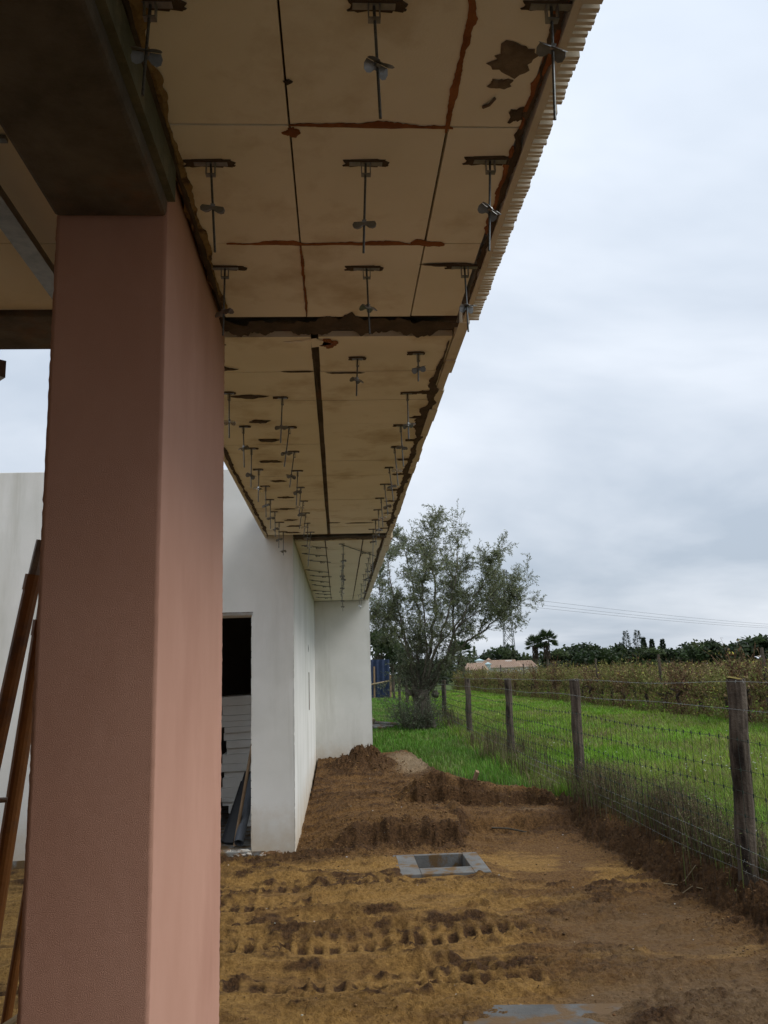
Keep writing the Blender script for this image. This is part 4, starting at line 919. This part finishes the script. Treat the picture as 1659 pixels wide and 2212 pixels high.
for Q, R in LB:
    n = len(Q)
    for i in range(n):
        f = i/n
        if f < .16: continue
        dens = 1.0 if f < .6 else 1.5
        for _ in range(rs.poisson(dens*.50)):
            tang = unit(Q[min(i+1, n-1)]-Q[max(i-1, 0)]); outw = unit(Q[i]-centre); s = rs.normal(0, 1, 3)
            d = unit(tang*.7+outw*.35+s*.55+np.array([0, 0, .30])); twig(Q[i], d, rs.uniform(.34, .74), max(.005, R[i]*.30), 2, rs.uniform() < .92)
    twig(Q[-1], unit(Q[-1]-Q[-3]), .5, .008, 2, True)
V, F = sticks(A, B, np.maximum(RA, .0028), np.maximum(RB, .0022), 4)
put('twigs', mesh_np('twigs', V-np.array(olive.location), F), M['twig'], olive)
LP = np.array(LP); LD = np.array(LD); n = len(LP); print('olive leaves', n, 'twigs', len(A))
OC = [(.14, .165, .08), (.18, .205, .11), (.11, .135, .065), (.30, .32, .24), (.17, .19, .075)]
V, F, Cc = leaves(LP, LD, rs.normal(0, 1, (n, 3)), rs.uniform(.05, .085, n), rs.uniform(.013, .02, n), pick(OC, n, .3))
put('crown', mesh_np('crown', V-np.array(olive.location), F, Cc), M['leafcol'], olive)
# suckers round the foot
A = []; B = []; RA = []; RB = []; LP = []; LD = []
for _ in range(66):
    th = rs.uniform(0, 6.283); rad = rs.uniform(.10, .32); p = np.array([TX-.16+rad*math.cos(th)*1.0, TY+rad*math.sin(th)-.15, 0]); p[2] = gz1(p[0], p[1])
    d = unit(np.array([math.cos(th)*.45-.1, math.sin(th)*.45, 1.0])+rs.normal(0, .15, 3)); twig(p, d, rs.uniform(.35, .85 if math.cos(th) > 0 else 1.15), .007, 1, True)
for _ in range(45):
    p = np.array([TX-.05+rs.normal(0, .14), TY+rs.normal(0, .14), TB+rs.uniform(.6, 1.1)]); twig(p, unit(np.array([rs.normal(-.1, .35), rs.normal(0, .3), 1])), rs.uniform(.6, 1.2), .008, 1, True)
V, F = sticks(A, B, np.maximum(RA, .0028), np.maximum(RB, .0022), 3)
sk = put('suckers', mesh_np('suckers', V-np.array(olive.location), F), M['twig'], olive)
LP = np.array(LP); LD = np.array(LD); n = len(LP)
V, F, Cc = leaves(LP, LD, rs.normal(0, 1, (n, 3)), rs.uniform(.045, .07, n), rs.uniform(.012, .018, n), pick([(.13, .16, .09), (.10, .13, .075), (.19, .22, .15)], n, .25))
put('sucker_leaves', mesh_np('sucker_leaves', V-np.array(olive.location), F, Cc), M['leafcol'], sk)

# ------------------------------------------------------------------ vineyard
BRN = [(.115, .062, .032), (.15, .082, .04), (.085, .048, .028), (.20, .135, .07)]; OLI = [(.15, .17, .042), (.19, .18, .05), (.12, .145, .034), (.24, .22, .075)]; YEL = [(.42, .36, .06), (.36, .34, .08)]
def vine_variant(seed, big=True):
    r = np.random.default_rng(seed); mt = MB(); tint = seed % 3; PAL = (BRN*4+OLI, OLI*2+BRN, BRN*2+OLI*2)[tint]
    P = [(0, 0, -.1), (r.normal(0, .03), r.normal(0, .03), .25), (r.normal(0, .05), r.normal(0, .05), .55), (r.normal(0, .03), .02, .68)]; mt.tube(P, [.055, .045, .05, .035], 7)
    for s in (-1, 1): mt.tube([P[-1], (r.normal(0, .03), s*.28, .72+r.normal(0, .03)), (r.normal(0, .04), s*.58, .70+r.normal(0, .04))], [.04, .03, .02], 6)
    A = []; B = []; rad = []; lp = []; nc = 74 if big else 30
    for _ in range(nc):
        p = np.array([r.normal(0, .07), r.uniform(-.6, .6), .66+r.uniform(-.1, .1)]); d = unit(np.array([r.normal(0, .22), r.normal(0, .2), 1])); ln = r.uniform(.35, 1.12)
        for k in range(4):
            d = unit(d+r.normal(0, .16, 3)); q = p+d*ln/4; A.append(p); B.append(q); rad.append(.0085*(1-.17*k)); lp += [p+(q-p)*r.uniform(0, 1)+r.normal(0, .03, 3) for _ in range(2)]; p = q
    for _ in range(150):   # dead hanging shoots and weeds under the row
        p = np.array([r.normal(0, .14), r.uniform(-.6, .6), 0]); d = unit(np.array([r.normal(0, .3), r.normal(0, .3), 1])); q = p+d*r.uniform(.12, .7); A.append(p); B.append(q); rad.append(.005); lp.append(q); lp.append((p+q)/2)
    rad = np.array(rad); V, F = sticks(A, B, rad, rad*.85, 3); C1 = np.repeat(pick(BRN if tint == 0 else (OLI+BRN[3:] if tint == 1 else BRN+OLI), len(A), .4), 6, 0)
    lp = np.array(lp); n = len(lp); cols = pick(PAL, n, .35); zf = lp[:, 2]; yl = (r.uniform(0, 1, n) < .02+.12*(zf > 1.45)); cols[yl] = pick(YEL, yl.sum(), .2)
    low = (zf < .5) & (r.uniform(0, 1, n) < .6); cols[low] = pick(GRN+OLI, low.sum(), .2)
    V2, F2, C2 = leaves(lp, r.normal(0, 1, (n, 3)), r.normal(0, 1, (n, 3)), r.uniform(.03, .10, n), r.uniform(.02, .065, n), cols)
    return mt.mesh('trunk', smooth=True), mesh_np('canes', np.concatenate([V, V2]), np.concatenate([F, F2+len(V)]), np.concatenate([C1, C2]))
VV = [vine_variant(100+i) for i in range(7)]
vb = mat('vine_bark', (.028, .02, .015), (.05, .038, .028), 14, rough=.95, bump=.8, bscale=40)
yv = 16.2; i = 0
while yv < 66:
    a, b = VV[i % 7]; xv = 8.95+random.uniform(-.06, .06); i += 1
    t = thing('grape_vine', (xv, yv, gz1(xv, yv)), 'autumn grape vine in the front row, %s from the picture\'s right-hand end' % ordn(i), 'grape vine', 'grape vines in the front row')
    t.rotation_euler[2] = random.choice([0, math.pi])+random.uniform(-.1, .1); t.scale = (1, random.uniform(.8, 1.05), random.uniform(.72, 1.04))
    put('trunk', a, vb, t); put('canes', b, M['drycol'], t); yv += 1.18+random.uniform(-.05, .05)
for q, yv in enumerate(np.arange(17.6, 66, 5.9)):
    m = MB(); z = gz1(8.95, yv); m.tube([(8.95, yv, z-.1), (8.97, yv+.02, z+.9), (8.95, yv+.03, z+1.62)], [.04, .038, .035], 7)
    o = m.build('trellis_post', M['post'], None, loc=(8.95, yv, z)); tag(o, 'grey vineyard stake in the front row, %s from the picture\'s right-hand end' % ordn(q+1), 'stake', 'vineyard stakes')
# the rows behind read as one mass
Ws = []
def co_(me):
    a = np.empty(len(me.vertices)*3, np.float32); me.vertices.foreach_get('co', a); f = np.empty(len(me.loops), np.int32); me.loops.foreach_get('vertex_index', f)
    c = np.empty(len(me.vertices)*4, np.float32); me.attributes['col'].data.foreach_get('color', c); return a.reshape(-1, 3), f.reshape(-1, 3), c.reshape(-1, 4)[:, :3]
SV = [co_(vine_variant(200+i, False)[1]) for i in range(4)]
for xr_ in (11.6, 14.3, 17.0, 20.0, 24.0, 30.0):
    yv = xr_/.56; st = 1.2 if xr_ < 15 else 2.0
    while yv < 75:
        V, F, Cc = SV[random.randrange(4)]; sc_ = np.array([1.2 if st < 2 else 2, st/1.2*1.05, random.uniform(.82, .95)]); Ws.append((V*sc_+np.array([xr_, yv, .27]), F, Cc)); yv += st
V, F, Cc = cat(Ws); print('vine mass tris', len(F))
o = put('vineyard', mesh_np('vineyard', V, F, Cc), M['drycol']); tag(o, 'brown and olive vine rows massed behind the front row', 'vineyard', kind='stuff')

# ------------------------------------------------------------------ blue sheet fence, far poles
bp = thing('sheet_fence', (2.1, 46, .2), 'dark blue sheet fence with timber poles at the end of the wire fence', 'fence')
V = []; F = []; n = 40
for i in range(n+1):
    x = .6+(2.72-.6)*i/n; yv = 46.2+.05*math.sin(i*1.1)
    V += [(x, yv, .15), (x, yv, 2.36), (x, yv+.03, .15), (x, yv+.03, 2.36)]
for i in range(n):
    o_ = 4*i; F += [(o_, o_+4, o_+5, o_+1), (o_+2, o_+3, o_+7, o_+6), (o_+1, o_+5, o_+7, o_+3)]
b = MB(); b.v = V; b.f = F; b.build('blue_sheet', M['blue'], bp)
for x, zt in ((1.86, 2.0), (2.72, 1.55)):
    b = MB(); b.tube([(x, 46.05, 0), (x+.02, 46.05, zt)], .05, 8); b.build('pole', M['wood'], bp)
b = MB(); b.tube([(1.5, 45.95, 1.02), (2.74, 45.95, 1.22)], .045, 8); b.build('rail', M['straw'], bp)
for i, (xa, ya, xb, yb, dz, r) in enumerate([(.62, 21.2, 1.28, 20.75, .0, .045), (.58, 21.05, 1.08, 20.55, .0, .04), (.62, 20.9, 1.02, 20.45, .0, .04), (.6, 21.35, 1.42, 21.0, .06, .05), (.64, 21.5, .82, 21.2, .12, .09)]):
    lab = ['grey wooden pole in the heap beside the end wall, lowest but two', 'second grey pole in the heap on the grass', 'front grey pole of the heap on the grass', 'longest grey pole lying on top of the heap by the wall', 'short pale timber block on the pole heap at the wall corner'][i]
    m = MB(); m.tube([(xa, ya, gz1(xa, ya)+r+dz+.04), (xb, yb, gz1(xb, yb)+r+dz*.4+.02)], [r, r*.85], 9); o = m.build('timber_pole', M['cement'] if i < 4 else M['straw'], None); tag(o, lab, 'pole', 'poles heaped on the grass')

# ------------------------------------------------------------------ far trees
def crown_variant(seed, n=1500, sx=1.0, sz=.8, leaf=.11, cols=((.034, .052, .022), (.05, .07, .028), (.028, .042, .019), (.066, .082, .034)), clumps=26, lump=.34, flat=0.0):
    r = np.random.default_rng(seed); P = []; C_ = []
    for k in range(clumps):
        d = unit(r.normal(0, 1, 3)); d[2] = d[2] if d[2] > -.45 else -d[2]; c = d*np.array([sx, sx, sz])*r.uniform(.55, .82); cc = pick(list(cols), 1, .3)[0]; m_ = n//clumps; q = r.normal(0, 1, (m_, 3)); q /= np.linalg.norm(q, axis=1)[:, None]
        P.append(c+q*lump*r.uniform(.6, 1.1)*r.uniform(.45, 1.0, (m_, 1))*np.array([1, 1, .75])); C_.append(np.clip(cc*(1+r.uniform(-.3, .3, (m_, 1))), 0, 1))
    P = np.concatenate(P); C_ = np.concatenate(C_); n = len(P)
    V, F, Cc = leaves(P, r.normal(0, 1, (n, 3)), r.normal(0, 1, (n, 3)), r.uniform(leaf*.7, leaf*1.5, n), r.uniform(leaf*.6, leaf*1.1, n), C_)
    return mesh_np('crown', V, F, Cc)
def trunk_mesh(seed):
    b = MB(); r = random.Random(seed); b.tube([(0, 0, -1.6), (r.uniform(-.05, .05), 0, -.7), (r.uniform(-.08, .08), 0, .1)], [.09, .07, .04], 7)
    for k in range(4): a = k*1.57+r.random(); b.tube([(0, 0, -.6), (.35*math.cos(a), .35*math.sin(a), .0)], [.045, .02], 5)
    return b.mesh('trunk')
CV = [crown_variant(300+i, 2200) for i in range(5)]; TM = [trunk_mesh(i) for i in range(3)]
PINE = [crown_variant(320+i, 2200, 1.0, .55, .09, ((.02, .035, .012), (.03, .048, .016)), 30, .3) for i in range(2)]
def far_tree(name, tx, tz_top, d, rad, label, grp='trees along the far edge of the vineyard', var=0, meshes=CV, squash=.8, ground=.28):
    x = tx*d; ztop = EYE+tz_top*d; t = thing(name, (x, d, ground), label, 'tree', grp)
    c = put('crown', meshes[var % len(meshes)], M['leafcol'], t); hgt = rad*squash; c.location = (0, 0, max(ztop-ground-hgt*.95, hgt*.5)); c.scale = (rad, rad, rad*squash/.8); c.rotation_euler[2] = var*1.3
    k = put('trunk', TM[var % 3], M['twig'], t); k.location = c.location; k.scale = (rad*.9, rad*.9, c.location[2]/1.5)
spec = [(.262, .024, 6.0, 'rounded dark tree just right of the twin palms', 0), (.285, .031, 8.5, 'broad umbrella-topped pine right of the palms', 1), (.312, .025, 6.5, 'dull green tree beside the umbrella pine', 2), (.335, .0285, 6.0, 'uneven oak at the middle of the far treeline', 3), (.357, .026, 6.0, 'low dark oak left of the two spiky conifers', 4), (.378, .023, 5.5, 'low bushy tree at the foot of the two conifers', 0), (.40, .020, 5.0, 'lowest round bush in the dip of the far treeline', 2), (.424, .0255, 6.5, 'smooth-domed oak right of the small cypresses', 1), (.447, .0255, 6.5, 'wide oak behind the vines right of the domed one', 3), (.470, .026, 5.0, 'small oak with one raised tuft in the treeline', 4), (.492, .022, 5.5, 'thin low tree before the dark right-hand oak', 0), (.516, .034, 7.5, 'big dark oak at the right-hand end of the treeline', 2), (.545, .036, 8.0, 'oak cut by the right-hand picture edge', 1)]
for i, (tx, tz, rad, lab, v) in enumerate(spec):
    far_tree('umbrella_pine' if 'pine' in lab else 'oak_tree', tx, tz-.0008, 165+12*math.sin(i*2.2), rad*1.1, lab, var=v, meshes=PINE if 'pine' in lab else CV, squash=.55)
for i, (tx, tz, rad, lab) in enumerate([(.222, .016, 3.2, 'small dark tree left of the twin palms'), (.193, .024, 5.2, 'round dark tree behind the red-roofed house chimney'), (.168, .018, 3.6, 'dark tree left of the house chimney'), (.153, .017, 3.4, 'dark bush behind the left end of the tiled house'), (.205, .014, 3.0, 'low dark tree under the pylon')]):
    far_tree('oak_tree', tx, tz, 150+6*i, rad*.95, lab, 'trees behind the tiled house', var=i+1)
far_tree('leafy_tree', .044, .052, 60, 2.0, 'mid green leafy tree rising behind the blue sheet fence', 'trees behind the olive', var=2)
far_tree('leafy_tree', .062, .040, 64, 1.6, 'second green tree half hidden behind the olive crown', 'trees behind the olive', var=3)
for i, tx in enumerate((.075, .092, .108, .124)):
    far_tree('hedge_tree', tx, .012+.004*(i % 2), 85+3*i, 2.2, 'low dark tree seen through the olive, %s from the blue fence' % ordn(i+1), 'trees behind the olive', var=i)
# spiky conifers, cypresses, poplars
def conifer(tx, tz, d, rad, label, open_=True):
    ht = EYE+tz*d-.28; t = thing('conifer' if open_ else 'cypress', (tx*d, d, .28), label, 'tree', 'conifers in the far treeline')
    r = np.random.default_rng(int(tx*1e4)); P = []; D = []
    for k in range(60 if open_ else 80):
        z = ht*(.15+.85*k/(60 if open_ else 80)); w = rad*(1-z/ht)**(1.0 if open_ else .5)+.12
        for q in range(9 if open_ else 14):
            a = r.uniform(0, 6.283); s = r.uniform(.3, 1); P.append((w*s*math.cos(a), w*s*math.sin(a), z+(.25*s if open_ else 0)+r.normal(0, .1))); D.append((math.cos(a), math.sin(a), .35 if open_ else 1.2))
    P = np.array(P); D = np.array(D)+r.normal(0, .2, P.shape); n = len(P)
    V, F, Cc = leaves(P, D, r.normal(0, 1, (n, 3)), np.full(n, .55 if open_ else .4), np.full(n, .16 if open_ else .2), pick([(.025, .04, .02), (.035, .05, .025)], n, .3))
    put('crown', mesh_np('crown', V, F, Cc), M['leafcol'], t); b = MB(); b.tube([(0, 0, 0), (0, 0, ht*.97)], [.16, .03], 6); put('trunk', b.mesh('trunk'), M['twig'], t)
conifer(.343, .042, 170, 1.9, 'spiky conifer, left one of the pair above the treeline'); conifer(.357, .042, 168, 2.2, 'spiky conifer, right one of the pair above the treeline')
for tx, tz, lab in [(.364, .034, 'slim dark cypress touching the right conifer'), (.374, .0315, 'slim cypress standing alone right of the conifers'), (.387, .031, 'smallest slim cypress in the treeline gap')]: conifer(tx, tz, 172, .75, lab, False)
def poplar(tx, tz, d, label, grp='pale poplars behind the tiled house'):
    ht = EYE+tz*d-.28; t = thing('poplar', (tx*d, d, .28), label, 'tree', grp); r = np.random.default_rng(int(tx*1e5)); n = 500
    z = r.uniform(.2, 1, n)*ht; w = .09*ht*np.sin(np.pi*np.clip(z/ht, .05, .97))+.1; a = r.uniform(0, 6.283, n); s = np.sqrt(r.uniform(0, 1, n)); P = np.stack([w*s*np.cos(a), w*s*np.sin(a), z], 1)
    V, F, Cc = leaves(P, r.normal(0, 1, (n, 3)), r.normal(0, 1, (n, 3)), np.full(n, .5), np.full(n, .35), pick([(.10, .13, .05), (.14, .16, .07), (.08, .10, .04)], n, .3))
    put('crown', mesh_np('crown', V, F, Cc), M['leafcol'], t); b = MB(); b.tube([(0, 0, 0), (0, 0, ht*.95)], [.18, .04], 6); put('trunk', b.mesh('trunk'), M['twig'], t)
for tx, tz, lab in [(.160, .030, 'tall pale poplar above the tiled house'), (.154, .022, 'short pale poplar left of the tall one'), (.176, .025, 'thin poplar right of the tall one'), (.213, .019, 'pale poplar just right of the pylon foot'), (.2185, .0205, 'pale poplar between the pylon and the palms'), (.223, .019, 'pale poplar nearest the twin palms')]: poplar(tx, tz, 260, lab)
def palm(tx, tz, d, cr, label):
    ztop = EYE+tz*d; t = thing('palm_tree', (tx*d, d, .28), label, 'palm', 'fan palms'); r = np.random.default_rng(int(tx*1e5)); hz = ztop-.28-cr*.75
    b = MB(); b.tube([(0, 0, 0), (.05, 0, hz*.5), (0, 0, hz)], [.26, .2, .18], 9); put('trunk', b.mesh('trunk'), M['twig'], t)
    P = []; D = []; Ln = []; Wd = []; col = []
    for k in range(70):
        a = r.uniform(0, 6.283); el = r.uniform(-.5, 1.35); d0 = np.array([math.cos(a)*math.cos(el), math.sin(a)*math.cos(el), math.sin(el)]); base = np.array([0, 0, hz])+d0*cr*.45; s = unit(np.cross(d0, [0, 0, 1])+1e-3)
        up = np.cross(s, d0)
        for q in range(11):
            f = (q-5)/5*1.15; dd = unit(d0*math.cos(f)+s*math.sin(f)+np.array([0, 0, -.25*abs(f)])); P.append(base); D.append(dd); Ln.append(cr*r.uniform(.42, .6)); Wd.append(cr*.06); col.append(np.array([(.03, .05, .018), (.045, .07, .025)][q % 2])*r.uniform(.7, 1.3))
    for k in range(260):
        a = r.uniform(0, 6.283); z = hz-r.uniform(0, 1)*cr*1.1; P.append(np.array([.3*math.cos(a), .3*math.sin(a), z])); D.append(np.array([math.cos(a)*.45, math.sin(a)*.45, -1])); Ln.append(cr*.3); Wd.append(cr*.07); col.append(np.array([.085, .065, .045])*r.uniform(.7, 1.3))
    P = np.array(P); V, F, Cc = leaves(P, np.array(D), r.normal(0, 1, P.shape), np.array(Ln), np.array(Wd), np.array(col)); put('fronds', mesh_np('fronds', V, F, Cc), M['leafcol'], t)
palm(.2325, .0405, 140, 1.95, 'fan palm, left one of the twin palms by the tiled house'); palm(.2465, .0455, 138, 2.2, 'taller fan palm, right one of the twin palms'); palm(.1435, .036, 120, 2.2, 'fan palm half hidden behind the right side of the olive')

# ------------------------------------------------------------------ tiled house, pylon, power lines
D = 130
fh = thing('tiled_house', (24, D, .28), 'low far house with terracotta roof and pale blue-topped chimneys', 'house')
b = MB(); b.box(20.2, 30.4, D, D+8, .2, 2.2); b.build('wall', M['farwall'], fh)
def roof(x0, x1, y0, y1, ze, zr, name='roof'):
    b = MB(); ym = (y0+y1)/2; i = min(1.2, (x1-x0)*.2); b.add([(x0, y0, ze), (x1, y0, ze), (x1, y1, ze), (x0, y1, ze), (x0+i, ym, zr), (x1-i*.3, ym, zr)], [(0, 1, 5, 4), (1, 2, 5), (2, 3, 4, 5), (3, 0, 4), (0, 3, 2, 1)]); o = b.build(name, M['roof'], fh)
    r = MB()
    for k in range(int((x1-x0)/.28)):
        xx = x0+.1+k*.28; f = min(1, (xx-x0)/i if i else 1); f2 = min(1, (x1-xx)/(i*.3+.01)); ff = min(f, f2)
        if ff > .05: r.tube([(xx, y0-.05, ze+.06), (xx, y0+(ym-y0)*ff, ze+(zr-ze)*ff+.06)], .07, 5)
    r.build('tile_course', M['roof'], o); rg = MB(); rg.tube([(x0+i, ym, zr+.03), (x1-i*.3, ym, zr+.03)], .13, 6); rg.build('ridge', M['roof'], o); return o
R1 = roof(20.6, 28.2, D-.3, D+8, 2.05, 3.15); roof(27.5, 30.6, D-.2, D+8, 2.05, 2.98); roof(18.6, 22.2, D-4, D+1, 1.75, 2.75)
for (x, y, z0, z1, s, mt, lab) in [(21.8, D+2, 2.0, 3.45, .75, 'farwall', 'large white chimney with blue cap'), (20.5, D-1, 1.8, 2.75, .6, 'farwall', None), (22.5, D-1.5, 1.8, 2.85, .55, 'farblue', None), (23.6, D+4, 2.6, 3.55, .4, 'roof', None)]:
    c = MB(); c.box(x-s*.6, x+s*.6, y-s*.6, y+s*.6, z0, z1-.28); o = c.build('chimney', M[mt], fh)
    c = MB(); c.box(x-s*.85, x+s*.85, y-s*.85, y+s*.85, z1-.28, z1-.12); c.add([(x-s*.7, y-s*.7, z1-.12), (x+s*.7, y-s*.7, z1-.12), (x+s*.7, y+s*.7, z1-.12), (x-s*.7, y+s*.7, z1-.12), (x, y, z1+.12)], [(0, 1, 4), (1, 2, 4), (2, 3, 4), (3, 0, 4)]); c.build('chimney_cap', M['farblue'] if mt != 'roof' else M['roof'], o)
c = MB(); c.box(26.2, 27.2, D+3.3, D+4.3, 3.0, 3.25); c.build('roof_vent', M['farwall'], fh)
PD = 240; px = .2015*PD
py = thing('pylon', (px, PD, .28), 'grey lattice electricity pylon half hidden by the olive crown', 'pylon')
A = []; B = []; lv = [0, 3, 6, 9, 12, 15, 18, 21, 24, 27, 30]; hw = lambda z: 1.75*(1-z/30)+.45*(z/30)
for a, b in zip(lv[:-1], lv[1:]):
    for sx, sy in ((-1, -1), (1, -1), (1, 1), (-1, 1)): A.append((px+sx*hw(a), PD+sy*hw(a), .28+a)); B.append((px+sx*hw(b), PD+sy*hw(b), .28+b))
    for (s1, s2) in (((-1, -1), (1, -1)), ((1, -1), (1, 1)), ((1, 1), (-1, 1)), ((-1, 1), (-1, -1))):
        A.append((px+s1[0]*hw(a), PD+s1[1]*hw(a), .28+a)); B.append((px+s2[0]*hw(b), PD+s2[1]*hw(b), .28+b)); A.append((px+s2[0]*hw(a), PD+s2[1]*hw(a), .28+a)); B.append((px+s1[0]*hw(b), PD+s1[1]*hw(b), .28+b))
V, F = sticks(A, B, .07, .07, 4); put('lattice', mesh_np('lattice', V-np.array(py.location), F), M['lattice'], py)
for z in (19.5, 23.5, 27.5):
    V, F = sticks([(px-4.5, PD, .28+z), (px-4.5, PD, .28+z), (px+4.5, PD, .28+z)], [(px+4.5, PD, .28+z), (px, PD, .28+z+1.2), (px, PD, .28+z+1.2)], .09, .09, 4); put('cross_arm', mesh_np('cross_arm', V-np.array(py.location), F), M['lattice'], py)
for i, (dz, de, lab) in enumerate([(19.8, 17.3, 'lowest of the three power lines crossing from the pylon'), (20.7, 18.0, 'middle power line crossing from the pylon'), (22.0, 18.8, 'upper of the three power lines crossing from the pylon')]):
    a = np.array([px+4, PD, dz]); b = np.array([165.0, 320.0, de]); c = a+(b-a)*1.9; n = 24; P = np.array([a+(c-a)*q/n-np.array([0, 0, 2.2*math.sin(math.pi*q/n)]) for q in range(n+1)]); V, F = sticks(P[:-1], P[1:], .035, .035, 4)
    o = put('power_line', mesh_np('power_line', V, F), M['cable']); tag(o, lab, 'power line', 'power lines')
